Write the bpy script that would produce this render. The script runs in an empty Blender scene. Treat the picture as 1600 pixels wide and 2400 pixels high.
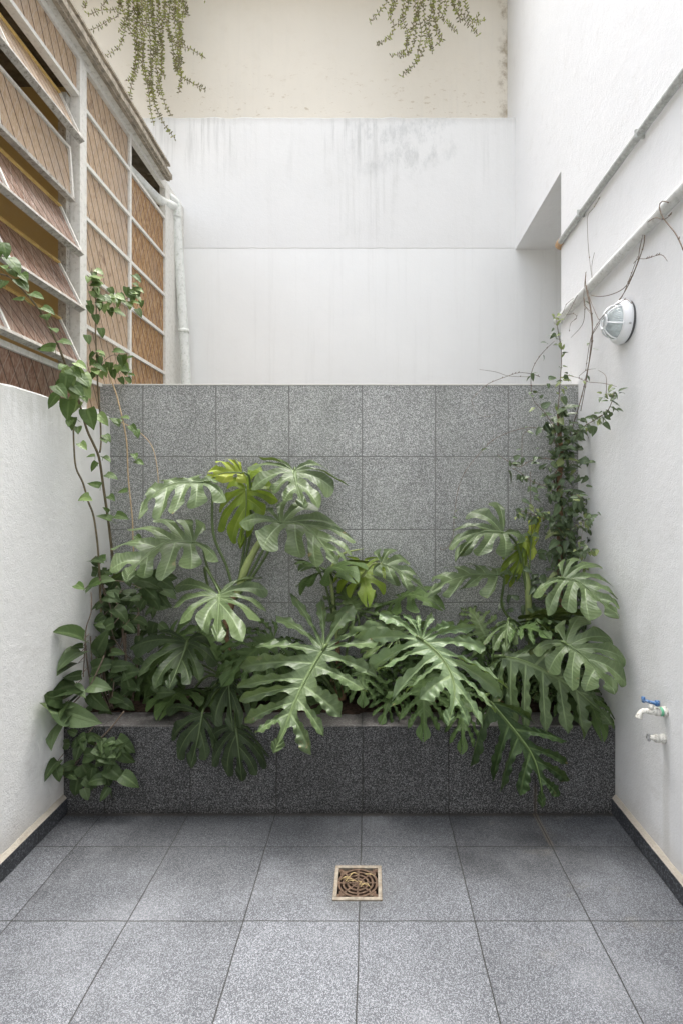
import bpy, math, random
from mathutils import Vector, Matrix, noise
R = math.radians
S = bpy.context.scene
COL = S.collection
# ------------------------------------------------------------------ camera, light, exposure
F = 1271.0; CX, CY = 868.0, 1165.0; H = 1.472          # focal length and vanishing point in photograph pixels, eye height
cam_d = bpy.data.cameras.new('camera'); cam = bpy.data.objects.new('camera', cam_d); COL.objects.link(cam)
cam.location = (0, 0, H); cam.rotation_euler = (R(90), 0, 0)
cam_d.sensor_fit = 'VERTICAL'; cam_d.sensor_height = 36; cam_d.lens = F/2400*36
cam_d.shift_x = -(CX-800)/2400; cam_d.shift_y = (CY-1200)/2400
cam_d.clip_start = .05; cam_d.clip_end = 300
S.camera = cam
SUN_EL, SUN_ROT = 82, 20
w = bpy.data.worlds.new('World'); S.world = w; w.use_nodes = True
nt = w.node_tree; nt.nodes.clear()
sky = nt.nodes.new('ShaderNodeTexSky'); sky.sky_type = 'NISHITA'; sky.sun_disc = False
sky.sun_elevation = R(SUN_EL); sky.sun_rotation = R(SUN_ROT); sky.dust_density = 6; sky.air_density = 1.4; sky.ozone_density = 1
hs = nt.nodes.new('ShaderNodeHueSaturation'); hs.inputs['Saturation'].default_value = .34
bg = nt.nodes.new('ShaderNodeBackground'); bg.inputs['Strength'].default_value = .14
wo = nt.nodes.new('ShaderNodeOutputWorld')
nt.links.new(sky.outputs[0], hs.inputs['Color']); nt.links.new(hs.outputs[0], bg.inputs[0]); nt.links.new(bg.outputs[0], wo.inputs[0])
sd = bpy.data.lights.new('sun', 'SUN'); sd.energy = 1.45; sd.angle = R(32); sd.color = (1, .985, .955)
sun = bpy.data.objects.new('sun', sd); COL.objects.link(sun)
az = R(SUN_ROT); el = R(SUN_EL)
sdir = Vector((math.sin(az)*math.cos(el), math.cos(az)*math.cos(el), math.sin(el)))
sun.rotation_euler = sdir.to_track_quat('Z', 'Y').to_euler(); sun.location = (0, 0, 12)
S.view_settings.view_transform = 'Standard'; S.view_settings.look = 'None'; S.view_settings.gamma = 1
S.view_settings.exposure = 1.98
try: S.view_settings.use_curve_mapping = False
except Exception: pass
S.cycles.max_bounces = 10; S.cycles.diffuse_bounces = 6; S.cycles.glossy_bounces = 4; S.cycles.transparent_max_bounces = 12

# ------------------------------------------------------------------ helpers
def at(px, py, Y):                                      # photograph pixel at distance Y -> point in the yard
    return Vector(((px-CX)*Y/F, Y, H+(CY-py)*Y/F))
def atX(px, py, X):                                     # the same on a plane parallel to the side walls
    return at(px, py, X*F/(px-CX))
ORG = {}
def tag(o, label, cat, group=None, kind=None):
    if label: o['label'] = label
    if cat: o['category'] = cat
    if group: o['group'] = group
    if kind: o['kind'] = kind
    return o
def thing(name, loc, label, cat, group=None):
    o = bpy.data.objects.new(name, None); COL.objects.link(o); o.location = loc
    o.empty_display_size = .1
    ORG[o.name] = Vector(loc)
    return tag(o, label, cat, group)
class MB:
    def __init__(s): s.v = []; s.f = []; s.uv = []; s.mi = []; s.cur = 0
    def add(s, vs, fs, uvs=None):
        b = len(s.v); s.v += [tuple(p) for p in vs]
        for f in fs:
            s.f.append(tuple(b+i for i in f)); s.mi.append(s.cur)
        s.uv += [tuple(u) for u in uvs] if uvs else [(0, 0)]*len(vs)
    def box(s, a, b, rot=None):
        (x0, y0, z0), (x1, y1, z1) = a, b
        vs = [Vector(p) for p in ((x0,y0,z0),(x1,y0,z0),(x1,y1,z0),(x0,y1,z0),(x0,y0,z1),(x1,y0,z1),(x1,y1,z1),(x0,y1,z1))]
        if rot:
            c, M = rot; vs = [M @ (p-c) + c for p in vs]
        s.add(vs, [(3,2,1,0),(4,5,6,7),(0,1,5,4),(1,2,6,5),(2,3,7,6),(3,0,4,7)])
    def tube(s, pts, rad, seg=7, cap=True, step=.02, smooth=True):
        pts = [Vector(p) for p in pts]
        if not isinstance(rad, (list, tuple)): rad = [rad]*len(pts)
        if smooth and len(pts) > 2: pts, rad = crom(pts, rad, step)
        n = len(pts); rings = []; t0 = (pts[1]-pts[0]).normalized()
        u = t0.orthogonal().normalized()
        for i in range(n):
            t = (pts[min(i+1, n-1)]-pts[max(i-1, 0)])
            t = t.normalized() if t.length > 1e-9 else t0
            u = (u - t*u.dot(t)); u = u.normalized() if u.length > 1e-6 else t.orthogonal().normalized()
            w_ = t.cross(u)
            rings.append([pts[i] + (u*math.cos(a)+w_*math.sin(a))*rad[i] for a in [2*math.pi*k/seg for k in range(seg)]])
        vs = [p for r in rings for p in r]; fs = []
        for i in range(n-1):
            for k in range(seg):
                k2 = (k+1) % seg
                fs.append((i*seg+k, i*seg+k2, (i+1)*seg+k2, (i+1)*seg+k))
        if cap:
            fs.append(tuple(range(seg-1, -1, -1))); fs.append(tuple((n-1)*seg+k for k in range(seg)))
        s.add(vs, fs, [(i/(n-1), 0) for i in range(n) for k in range(seg)])
    def lathe(s, c, axis, prof, seg=32, rib=0):         # prof: list of (distance along axis, radius)
        axis = Vector(axis).normalized(); u = axis.orthogonal().normalized(); v = axis.cross(u); c = Vector(c)
        vs = []; fs = []
        for j, (h, r) in enumerate(prof):
            for k in range(seg):
                a = 2*math.pi*k/seg; rr = r*(1+(rib if k % 2 else 0))
                vs.append(c+axis*h+(u*math.cos(a)+v*math.sin(a))*rr)
        for j in range(len(prof)-1):
            for k in range(seg):
                k2 = (k+1) % seg
                fs.append((j*seg+k, j*seg+k2, (j+1)*seg+k2, (j+1)*seg+k))
        s.add(vs, fs)
    def build(s, name, mats, parent=None, smooth=False, solid=0, weld=False, bevel=0):
        off = Vector((0, 0, 0))
        if parent is not None: off = ORG[parent.name]
        me = bpy.data.meshes.new(name)
        me.from_pydata([tuple(Vector(p)-off) for p in s.v], [], s.f); 
        uvl = me.uv_layers.new(name='UVMap')
        idx = [0]*len(me.loops); me.loops.foreach_get('vertex_index', idx)
        uvl.data.foreach_set('uv', [c for i in idx for c in s.uv[i]])
        if not isinstance(mats, (list, tuple)): mats = [mats]
        for m in mats: me.materials.append(m)
        me.polygons.foreach_set('material_index', s.mi)
        if smooth: me.polygons.foreach_set('use_smooth', [True]*len(me.polygons))
        if weld:
            import bmesh
            bm = bmesh.new(); bm.from_mesh(me); bmesh.ops.remove_doubles(bm, verts=bm.verts, dist=2e-5); bm.to_mesh(me); bm.free()
        me.update(); me.validate()
        o = bpy.data.objects.new(name, me); COL.objects.link(o)
        if parent is not None: o.parent = parent
        ORG[o.name] = off
        if bevel:
            b = o.modifiers.new('bevel', 'BEVEL'); b.width = bevel; b.segments = 2; b.limit_method = 'ANGLE'
        if solid:
            m = o.modifiers.new('solid', 'SOLIDIFY'); m.thickness = solid; m.offset = 0
        return o
def crom(pts, rad, step):
    out = []; ro = []
    n = len(pts)
    for i in range(n-1):
        p0 = pts[max(i-1, 0)]; p1 = pts[i]; p2 = pts[i+1]; p3 = pts[min(i+2, n-1)]
        k = max(2, min(14, int((p2-p1).length/step)+1))
        for j in range(k):
            t = j/k
            q = .5*((2*p1)+(-p0+p2)*t+(2*p0-5*p1+4*p2-p3)*t*t+(-p0+3*p1-3*p2+p3)*t**3)
            out.append(q); ro.append(rad[i]*(1-t)+rad[i+1]*t)
    out.append(pts[-1]); ro.append(rad[-1])
    return out, ro

# ------------------------------------------------------------------ materials
class NT:
    def __init__(s, name):
        s.m = bpy.data.materials.new(name); s.m.use_nodes = True; s.t = s.m.node_tree; s.t.nodes.clear()
        s.out = s.t.nodes.new('ShaderNodeOutputMaterial')
    def n(s, typ, **kw):
        nd = s.t.nodes.new(typ)
        for k, v in kw.items(): setattr(nd, k, v)
        return nd
    def l(s, a, b): s.t.links.new(a, b)
    def put(s, v, sock):
        if isinstance(v, (int, float)): sock.default_value = v
        elif isinstance(v, tuple): sock.default_value = v if len(v) == len(sock.default_value) else (*v, 1)
        else: s.l(v, sock)
    def math(s, op, a, b=0.0, c=None):
        nd = s.n('ShaderNodeMath', operation=op); s.put(a, nd.inputs[0]); s.put(b, nd.inputs[1])
        if c is not None: s.put(c, nd.inputs[2])
        return nd.outputs[0]
    def vmath(s, op, a, b):
        nd = s.n('ShaderNodeVectorMath', operation=op); s.put(a, nd.inputs[0]); s.put(b, nd.inputs[1]); return nd.outputs[0]
    def pos(s): return s.n('ShaderNodeNewGeometry').outputs['Position']
    def scale(s, v, sc): return s.vmath('MULTIPLY', v, sc)
    def noise(s, vec, scale, detail=4, rough=.55, dist=0):
        nd = s.n('ShaderNodeTexNoise'); s.put(vec, nd.inputs['Vector']); nd.inputs['Scale'].default_value = scale
        nd.inputs['Detail'].default_value = detail; nd.inputs['Roughness'].default_value = rough; nd.inputs['Distortion'].default_value = dist
        return nd.outputs['Fac']
    def noisec(s, vec, scale):
        nd = s.n('ShaderNodeTexNoise'); s.put(vec, nd.inputs['Vector']); nd.inputs['Scale'].default_value = scale; return nd.outputs['Color']
    def ramp(s, f, stops, interp='LINEAR'):
        nd = s.n('ShaderNodeValToRGB'); s.put(f, nd.inputs[0]); nd.color_ramp.interpolation = interp
        e = nd.color_ramp.elements
        while len(e) < len(stops): e.new(.5)
        for i, (p, c) in enumerate(stops):
            e[i].position = p; e[i].color = (c, c, c, 1) if isinstance(c, (int, float)) else (*c, 1)
        return nd.outputs[0]
    def mix(s, f, a, b, mode='MIX'):
        nd = s.n('ShaderNodeMixRGB', blend_type=mode); s.put(f, nd.inputs[0]); s.put(a, nd.inputs[1]); s.put(b, nd.inputs[2]); return nd.outputs[0]
    def sep(s, v):
        nd = s.n('ShaderNodeSeparateXYZ'); s.put(v, nd.inputs[0]); return nd.outputs
    def smooth(s, v, a, b, lo=0.0, hi=1.0):
        nd = s.n('ShaderNodeMapRange', interpolation_type='SMOOTHSTEP'); s.put(v, nd.inputs[0])
        nd.inputs[1].default_value = a; nd.inputs[2].default_value = b; nd.inputs[3].default_value = lo; nd.inputs[4].default_value = hi
        return nd.outputs[0]
    def bump(s, h, strength, dist=.01, normal=None):
        nd = s.n('ShaderNodeBump'); s.put(h, nd.inputs['Height']); nd.inputs['Strength'].default_value = strength; nd.inputs['Distance'].default_value = dist
        if normal is not None: s.l(normal, nd.inputs['Normal'])
        return nd.outputs[0]
    def bsdf(s, col, rough=.8, spec=.3, normal=None, metal=0, out=True, **kw):
        nd = s.n('ShaderNodeBsdfPrincipled'); s.put(col, nd.inputs['Base Color']); s.put(rough, nd.inputs['Roughness'])
        nd.inputs['Specular IOR Level'].default_value = spec; s.put(metal, nd.inputs['Metallic'])
        if normal is not None: s.l(normal, nd.inputs['Normal'])
        for k, v in kw.items(): nd.inputs[k.replace('_', ' ')].default_value = v
        if out: s.l(nd.outputs[0], s.out.inputs[0])
        return nd.outputs[0]

def plaster(name, col, dirt=(.45, .43, .38), dirt_amt=.35, grain=260, bump=.35, streak=0.0, blotch=.5, extra=None):
    t = NT(name); p = t.pos()
    big = t.noise(p, 1.3, 5, .6); med = t.noise(p, 9, 5, .65)
    c = t.mix(t.smooth(big, .3, .75), tuple(x*.955 for x in col), col)
    sp = t.smooth(t.noise(p, 38, 3, .7), .69, .76)
    sp = t.math('MULTIPLY', sp, t.smooth(t.noise(p, 2.1, 3), .5, .7))
    c = t.mix(t.math('MULTIPLY', sp, dirt_amt), c, dirt)
    bl = t.math('MULTIPLY', t.smooth(med, .52, .85), blotch*.35)
    c = t.mix(bl, c, dirt)
    if streak:
        st = t.noise(t.scale(p, (14, 14, .55)), 1.6, 5, .65)
        c = t.mix(t.math('MULTIPLY', t.smooth(st, .5, .8), streak), c, (.50, .49, .46))
    if extra: c = extra(t, p, c)
    h = t.math('ADD', t.math('MULTIPLY', t.noise(p, grain, 3, .6), 1), t.math('MULTIPLY', t.noise(p, 26, 4, .6), 1.3))
    n = t.bump(h, bump, .004)
    t.bsdf(c, .85, .2, n)
    return t.m

def terrazzo(name, dark, light, joints, scale=135, chip=.5, jw=.0022, jcol=(.05, .05, .045), tint=.12, extra=None, rough=.55, bumpj=.6):
    """joints: list of (axis, offset, period)"""
    t = NT(name); p = t.pos()
    pd = t.vmath('ADD', p, t.vmath('MULTIPLY', t.vmath('SUBTRACT', t.noisec(p, 5), (.5, .5, .5)), (.006, .006, .006)))
    v = t.n('ShaderNodeTexVoronoi'); t.put(p, v.inputs['Vector']); v.inputs['Scale'].default_value = scale
    cr = t.sep(v.outputs['Color'])[0]
    v2 = t.n('ShaderNodeTexVoronoi'); t.put(p, v2.inputs['Vector']); v2.inputs['Scale'].default_value = scale*2.3
    cr2 = t.sep(v2.outputs['Color'])[1]
    f = t.math('ADD', t.math('MULTIPLY', t.smooth(cr, 1-chip, 1.0), .75), t.math('MULTIPLY', t.smooth(cr2, .5, 1), .35))
    c = t.mix(f, dark, light)
    sp = t.sep(pd); sp0 = t.sep(p)
    tot = None; idv = None
    for k, (ax, off, per) in enumerate(joints):
        q = t.math('DIVIDE', t.math('SUBTRACT', sp[ax], off), per)
        fr = t.math('ABSOLUTE', t.math('SUBTRACT', t.math('FRACT', t.math('ADD', q, 40.5)), .5))
        m = t.smooth(t.math('MULTIPLY', fr, per), jw*.5, jw*1.6, 1, 0)
        tot = m if tot is None else t.math('MAXIMUM', tot, m)
        q0 = t.math('FLOOR', t.math('ADD', t.math('DIVIDE', t.math('SUBTRACT', sp0[ax], off), per), 40))
        idv = t.math('MULTIPLY', q0, 7.13+5.7*k) if idv is None else t.math('ADD', idv, t.math('MULTIPLY', q0, 7.13+5.7*k))
    wn = t.n('ShaderNodeTexWhiteNoise', noise_dimensions='1D'); t.put(idv, wn.inputs['W'])
    br = t.math('ADD', 1-tint, t.math('MULTIPLY', wn.outputs['Value'], 2*tint))
    c = t.mix(1.0, c, t.n('ShaderNodeCombineXYZ').outputs[0], 'MULTIPLY') if False else t.vmath('MULTIPLY', c, _v3(t, br))
    big = t.noise(p, 2.2, 5, .62)
    c = t.vmath('MULTIPLY', c, _v3(t, t.smooth(big, .25, .8, .82, 1.13)))
    if extra: c = extra(t, p, c)
    c = t.mix(tot, c, jcol)
    h = t.math('SUBTRACT', t.math('MULTIPLY', cr, .12), tot)
    n = t.bump(h, bumpj, .003)
    t.bsdf(c, rough, .35, n)
    return t.m
def _v3(t, s):
    nd = t.n('ShaderNodeCombineXYZ')
    for i in range(3): t.put(s, nd.inputs[i])
    return nd.outputs[0]
def near(t, p, c, rad, scl=(1, 1, 1)):                  # blob mask around a point of the place (for stains)
    d = t.vmath('MULTIPLY', t.vmath('SUBTRACT', p, tuple(c)), scl)
    l = t.n('ShaderNodeVectorMath', operation='LENGTH'); t.put(d, l.inputs[0])
    r = t.math('ADD', l.outputs['Value'], t.math('MULTIPLY', t.math('SUBTRACT', t.noise(p, 6, 4), .5), rad*1.0))
    return t.smooth(r, rad*.55, rad, 1, 0)

XL, XR, XW = -1.426, 1.1375, -1.478
YG, YP, YB, YC = 2.975, 2.523, 4.265, 4.52
ZG, ZP = 2.09, .406
X0 = -.04; TS = .4012
white = (.80, .80, .785)

def leftwall_x(t, p, c):
    s = t.sep(p)
    b = t.smooth(t.math('ADD', s[2], t.math('MULTIPLY', t.noise(p, 11, 4), .10)), .10, .30, 1, 0)
    c = t.mix(t.math('MULTIPLY', b, .45), c, (.42, .37, .31))
    sc = t.math('MULTIPLY', t.smooth(t.noise(t.scale(p, (1, 1, 2.5)), 5, 6, .75), .54, .68), t.smooth(s[2], 1.7, .2))
    c = t.mix(t.math('MULTIPLY', sc, .25), c, (.46, .45, .41))
    b2 = t.smooth(t.math('ADD', s[2], t.math('MULTIPLY', t.noise(t.scale(p, (1, 6, 1)), 5, 4), .5)), 1.98, 2.2)
    return t.mix(t.math('MULTIPLY', b2, .28), c, (.42, .42, .36))
def rightwall_x(t, p, c):
    s = t.sep(p)
    b = t.smooth(t.math('ADD', s[2], t.math('MULTIPLY', t.noise(p, 11, 4), .10)), .08, .26, 1, 0)
    c = t.mix(t.math('MULTIPLY', b, .4), c, (.44, .38, .30))
    sc = t.math('MULTIPLY', t.smooth(t.noise(t.scale(p, (1, 1, 2.5)), 5, 6, .75), .56, .68), t.smooth(s[2], 1.3, .2))
    c = t.mix(t.math('MULTIPLY', sc, .22), c, (.46, .44, .40))
    dp_ = t.math('MULTIPLY', t.smooth(t.math('ABSOLUTE', t.math('SUBTRACT', t.math('ADD', s[1], t.math('MULTIPLY', t.noise(p, 8, 3), .02)), 2.10)), .008, .035, 1, 0), t.smooth(s[2], .60, .50))
    c = t.mix(t.math('MULTIPLY', dp_, .28), c, (.44, .42, .36))
    dm = near(t, p, (XR, 2.45, .55), .55, (1, 1.2, .7))
    return t.mix(t.math('MULTIPLY', dm, .22), c, (.40, .40, .37))
def cream_x(t, p, c):
    s = t.sep(p)
    e = t.smooth(t.math('ADD', s[0], t.math('MULTIPLY', t.noise(p, 14, 4), .10)), 1.10, 1.165)
    e = t.math('MULTIPLY', e, t.smooth(t.noise(p, 7, 5, .7), .42, .62))
    c = t.mix(t.math('MULTIPLY', e, .85), c, (.36, .30, .22))
    lo = t.smooth(s[2], 4.45, 5.3, 1, 0)
    d = t.math('MULTIPLY', t.smooth(t.noise(t.scale(p, (1, 1, 2.2)), 16, 4, .7), .60, .68), lo)
    return t.mix(t.math('MULTIPLY', d, .7), c, (.45, .36, .24))
def band_x(t, p, c):
    s = t.sep(p)
    tp = t.smooth(s[2], 3.75, 4.46)
    st = t.smooth(t.noise(t.scale(p, (22, 22, 1.1)), 1, 5, .7), .46, .74)
    g = t.smooth(t.noise(t.scale(p, (1, 1, .3)), 1.7, 3), .42, .62)
    m = t.math('MULTIPLY', t.math('MULTIPLY', tp, st), g)
    c = t.mix(t.math('MULTIPLY', m, .6), c, (.38, .38, .36))
    bb = t.math('MULTIPLY', near(t, p, (.22, YB, 4.30), .52, (1, 1, 1.5)), t.smooth(t.noise(t.scale(p, (2, 2, 1)), 7, 6, .72), .42, .66))
    c = t.mix(t.math('MULTIPLY', bb, .42), c, (.40, .41, .40))
    s2 = t.math('MULTIPLY', near(t, p, (-.05, YB, 3.95), .60, (1.7, 1, 1)), t.smooth(t.noise(t.scale(p, (26, 26, .9)), 1, 5, .7), .45, .7))
    c = t.mix(t.math('MULTIPLY', s2, .3), c, (.46, .46, .43))
    l2 = t.smooth(t.math('ADD', s[2], t.math('MULTIPLY', t.noise(p, 20, 4), .06)), 4.42, 4.49)
    return t.mix(t.math('MULTIPLY', l2, .35), c, (.45, .44, .40))
M = {}
M['wall_left'] = plaster('rough_white_plaster', (.84, .84, .825), grain=210, bump=.6, extra=leftwall_x)
M['wall_right'] = plaster('white_plaster', (.82, .82, .82), grain=170, bump=.45, dirt_amt=.2, extra=rightwall_x)
M['smooth_white'] = plaster('smooth_white_plaster', (.85, .85, .835), grain=90, bump=.12, dirt_amt=.1, streak=.14, blotch=.15)
M['band'] = plaster('streaked_white_plaster', (.77, .765, .75), grain=120, bump=.25, dirt_amt=.25, streak=.10, blotch=.3, extra=band_x)
M['cream'] = plaster('cream_plaster', (.76, .71, .62), dirt=(.5, .40, .27), grain=80, bump=.25, dirt_amt=.6, streak=.12, blotch=.35, extra=cream_x)
M['brick'] = plaster('red_brick', (.42, .12, .08), grain=120, bump=.6)
M['ochre'] = plaster('ochre_plaster', (.46, .35, .17), grain=60, bump=.2)
M['mortar'] = plaster('crumbling_mortar', (.42, .38, .32), dirt=(.25, .2, .14), grain=90, bump=1.0, dirt_amt=.9, blotch=1.6)
M['bare_cement'] = plaster('bare_cement', (.55, .54, .50), grain=90, bump=.6, dirt_amt=.6, blotch=1.2)

def floor_x(t, p, c):
    s = t.sep(p)
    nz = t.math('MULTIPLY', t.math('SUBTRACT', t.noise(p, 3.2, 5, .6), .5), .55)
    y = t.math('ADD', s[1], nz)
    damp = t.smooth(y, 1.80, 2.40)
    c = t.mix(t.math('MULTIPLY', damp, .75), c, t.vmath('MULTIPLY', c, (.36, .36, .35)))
    d2 = near(t, p, (.62, 2.20, 0), .30, (.8, 1.5, 1))
    c = t.mix(t.math('MULTIPLY', d2, .35), c, t.vmath('MULTIPLY', c, (.5, .49, .47)))
    pale = t.smooth(t.noise(p, 1.9, 5, .62), .47, .75)
    c = t.mix(t.math('MULTIPLY', pale, .25), c, (.30, .31, .33))
    st = t.math('MULTIPLY', t.smooth(t.noise(t.scale(p, (1, 1.6, 1)), 3.1, 6, .68), .54, .72), t.smooth(s[0], .1, .9))
    c = t.mix(t.math('MULTIPLY', st, .16), c, (.30, .26, .19))
    sk = t.math('MULTIPLY', t.smooth(t.noise(p, 5.5, 6, .7), .50, .66), .22)
    c = t.mix(sk, c, t.vmath('MULTIPLY', c, (.62, .62, .62)))
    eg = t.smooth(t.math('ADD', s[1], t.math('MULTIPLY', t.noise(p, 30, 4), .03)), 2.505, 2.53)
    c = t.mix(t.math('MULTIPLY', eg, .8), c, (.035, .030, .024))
    ln = t.smooth(t.math('ABSOLUTE', t.math('SUBTRACT', t.math('ADD', s[0], t.math('MULTIPLY', t.noise(p, 12, 3), .014)), .770)), .004, .016, 1, 0)
    ln = t.math('MULTIPLY', ln, t.smooth(s[1], 2.26, 2.32))
    c = t.mix(t.math('MULTIPLY', ln, .45), c, (.17, .14, .10))
    dr = near(t, p, (-.045, 2.07, 0), .17, (1, 1, 1))
    return t.mix(t.math('MULTIPLY', dr, .5), c, t.vmath('MULTIPLY', c, (.55, .54, .50)))
M['floor'] = terrazzo('floor_terrazzo', (.050, .054, .062), (.285, .295, .32), [(0, X0, TS), (1, 2.283, .4)], scale=430, chip=.60, jw=.0019, jcol=(.022, .022, .020), tint=.14, extra=floor_x, rough=.6, bumpj=.5)
def gw_x(t, p, c):
    st = t.smooth(t.noise(t.scale(p, (9, 9, .8)), 1.5, 5, .65), .45, .75)
    c = t.mix(t.math('MULTIPLY', st, .22), c, t.vmath('MULTIPLY', c, (.55, .56, .54)))
    sk = t.smooth(t.noise(t.scale(p, (1, 1, .6)), 4.2, 6, .68), .50, .70)
    c = t.mix(t.math('MULTIPLY', sk, .28), c, t.vmath('MULTIPLY', c, (.6, .61, .6)))
    lo = t.math('MULTIPLY', t.smooth(t.noise(t.scale(p, (2, 2, 1)), 1.6, 4), .4, .7), .18)
    return t.mix(lo, c, (.26, .28, .24))
M['greywall'] = terrazzo('wall_terrazzo', (.145, .148, .141), (.74, .745, .72), [(0, -.0466, .4), (2, ZG-.397, .4)], scale=360, chip=.60, jw=.0030, jcol=(.19, .19, .18), tint=.06, extra=gw_x, rough=.7)
def pl_x(t, p, c):
    st = t.smooth(t.noise(t.scale(p, (7, 7, 2)), 1.4, 5, .65), .4, .75)
    c = t.mix(t.math('MULTIPLY', st, .4), c, t.vmath('MULTIPLY', c, (.5, .5, .5)))
    s = t.sep(p)
    ln = t.smooth(t.math('ABSOLUTE', t.math('SUBTRACT', t.math('ADD', s[0], t.math('MULTIPLY', t.noise(p, 12, 3), .012)), .770)), .003, .011, 1, 0)
    ln = t.math('MULTIPLY', ln, t.smooth(s[2], .16, .10))
    c = t.mix(t.math('MULTIPLY', ln, .5), c, (.15, .12, .085))
    lo = t.smooth(t.math('ADD', s[2], t.math('MULTIPLY', t.noise(p, 14, 4), .04)), .015, .06, 1, 0)
    return t.mix(t.math('MULTIPLY', lo, .6), c, t.vmath('MULTIPLY', c, (.4, .38, .35)))
M['planter'] = terrazzo('planter_terrazzo', (.012, .012, .0125), (.28, .28, .278), [(0, X0+.003, .4)], scale=340, chip=.45, jw=.0022, jcol=(.022, .021, .019), tint=.1, extra=pl_x, rough=.55)
M['skirt'] = terrazzo('skirting_terrazzo', (.030, .032, .037), (.16, .17, .185), [(1, 2.3, .4)], scale=190, chip=.35, tint=.08, jw=.0015)
M['rim'] = terrazzo('rim_stone', (.11, .10, .095), (.24, .235, .22), [(0, X0, .4)], scale=190, chip=.4, tint=.1, jw=.0015)

def simple(name, col, rough=.5, spec=.4, metal=0, var=.12, scale=20, bump=0.0, dirt=None, dirt_f=.0, bscale=60):
    t = NT(name); p = t.pos(); nz = t.noise(p, scale, 4, .6)
    c = t.mix(t.smooth(nz, .3, .7), tuple(x*(1-var) for x in col), tuple(min(1, x*(1+var)) for x in col))
    if dirt: c = t.mix(t.math('MULTIPLY', t.smooth(t.noise(p, scale*1.7, 5, .7), .5, .66), dirt_f), c, dirt)
    n = t.bump(t.noise(p, bscale, 4), bump, .004) if bump else None
    t.bsdf(c, rough, spec, n, metal)
    return t.m
M['frame'] = simple('white_window_paint', (.70, .685, .64), .5, .35, var=.05, dirt=(.35, .32, .26), dirt_f=.35, scale=30, bump=.1)
M['frame_old'] = simple('weathered_window_paint', (.42, .40, .36), .7, .2, var=.2, dirt=(.14, .12, .10), dirt_f=.7, scale=40, bump=.4)
M['frame_yellow'] = simple('yellow_window_paint', (.66, .47, .17), .5, .3, var=.1)
M['eave'] = simple('old_eave_board', (.34, .30, .24), .8, .2, var=.25, scale=25, dirt=(.10, .09, .07), dirt_f=.6, bump=.5)
M['eave_white'] = simple('eave_paint', (.62, .60, .55), .7, .2, var=.1, scale=25, dirt=(.30, .27, .22), dirt_f=.6, bump=.2)
M['dark_wood'] = simple('dark_soffit', (.13, .12, .10), .9, .1, var=.3)
M['pipe_old'] = simple('painted_downpipe', (.72, .735, .70), .55, .3, var=.06, dirt=(.40, .43, .36), dirt_f=.5, scale=26, bump=.2)
M['conduit'] = simple('grey_conduit', (.40, .41, .39), .55, .3, var=.18, dirt=(.62, .62, .60), dirt_f=.5, scale=45, bump=.2)
M['pipe_white'] = simple('white_painted_pipe', (.66, .66, .64), .55, .3, var=.08, dirt=(.42, .42, .39), dirt_f=.6, scale=30, bump=.2)
M['rust_end'] = simple('rusty_pipe_end', (.45, .30, .18), .8, .2, var=.3)
M['lamp_white'] = simple('white_enamel', (.78, .79, .80), .32, .5, var=.03)
M['seal'] = simple('dark_seal', (.10, .10, .10), .7)
M['steel'] = simple('dull_steel', (.5, .5, .5), .35, .5, metal=.9)
M['tap'] = simple('paint_splashed_brass', (.60, .59, .54), .5, .4, var=.15, scale=60, dirt=(.16, .14, .10), dirt_f=.75, bump=.5, bscale=200)
M['tap_blue'] = simple('blue_handle_paint', (.03, .11, .26), .4, .4, var=.3, scale=80, dirt=(.65, .7, .75), dirt_f=.5)
M['tap_green'] = simple('green_thread_tape', (.12, .36, .22), .6)
M['grate_frame'] = simple('tan_cast_frame', (.20, .175, .14), .7, .3, var=.25, scale=60, dirt=(.2, .14, .09), dirt_f=.6, bump=.4, bscale=200)
M['grate'] = simple('rusty_iron', (.075, .047, .032), .8, .2, var=.35, scale=70, dirt=(.14, .115, .08), dirt_f=.6, bump=.6, bscale=250)
M['pit'] = simple('dark_pit', (.012, .010, .009), .9)
M['straw'] = simple('dry_straw', (.34, .26, .13), .7, .2, var=.2, scale=80)
M['soil'] = simple('dark_soil', (.045, .030, .022), .95, .1, var=.5, scale=60, bump=1.0, bscale=90)
M['bark'] = simple('brown_bark', (.20, .125, .075), .85, .2, var=.35, scale=70, bump=.8, bscale=120)
M['twig'] = simple('grey_brown_twig', (.17, .13, .10), .8, .2, var=.3, scale=60)
M['tan_stem'] = simple('pale_tan_stem', (.44, .33, .20), .75, .2, var=.2, scale=60)
M['vine_stem'] = simple('vine_stem', (.155, .125, .075), .75, .2, var=.25, scale=50)
M['petiole'] = simple('green_petiole', (.085, .125, .04), .45, .4, var=.2, scale=30)
M['rib'] = simple('pale_leaf_rib', (.14, .20, .07), .45, .4, var=.15, scale=20)
M['rib_dim'] = simple('green_leaf_rib', (.11, .155, .065), .45, .4, var=.15, scale=20)
M['petiole_pale'] = simple('pale_green_petiole', (.25, .30, .11), .45, .4, var=.2, scale=14)
M['succ_stem'] = simple('reddish_thin_stem', (.20, .125, .09), .7, .2)
M['succ'] = None

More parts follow.
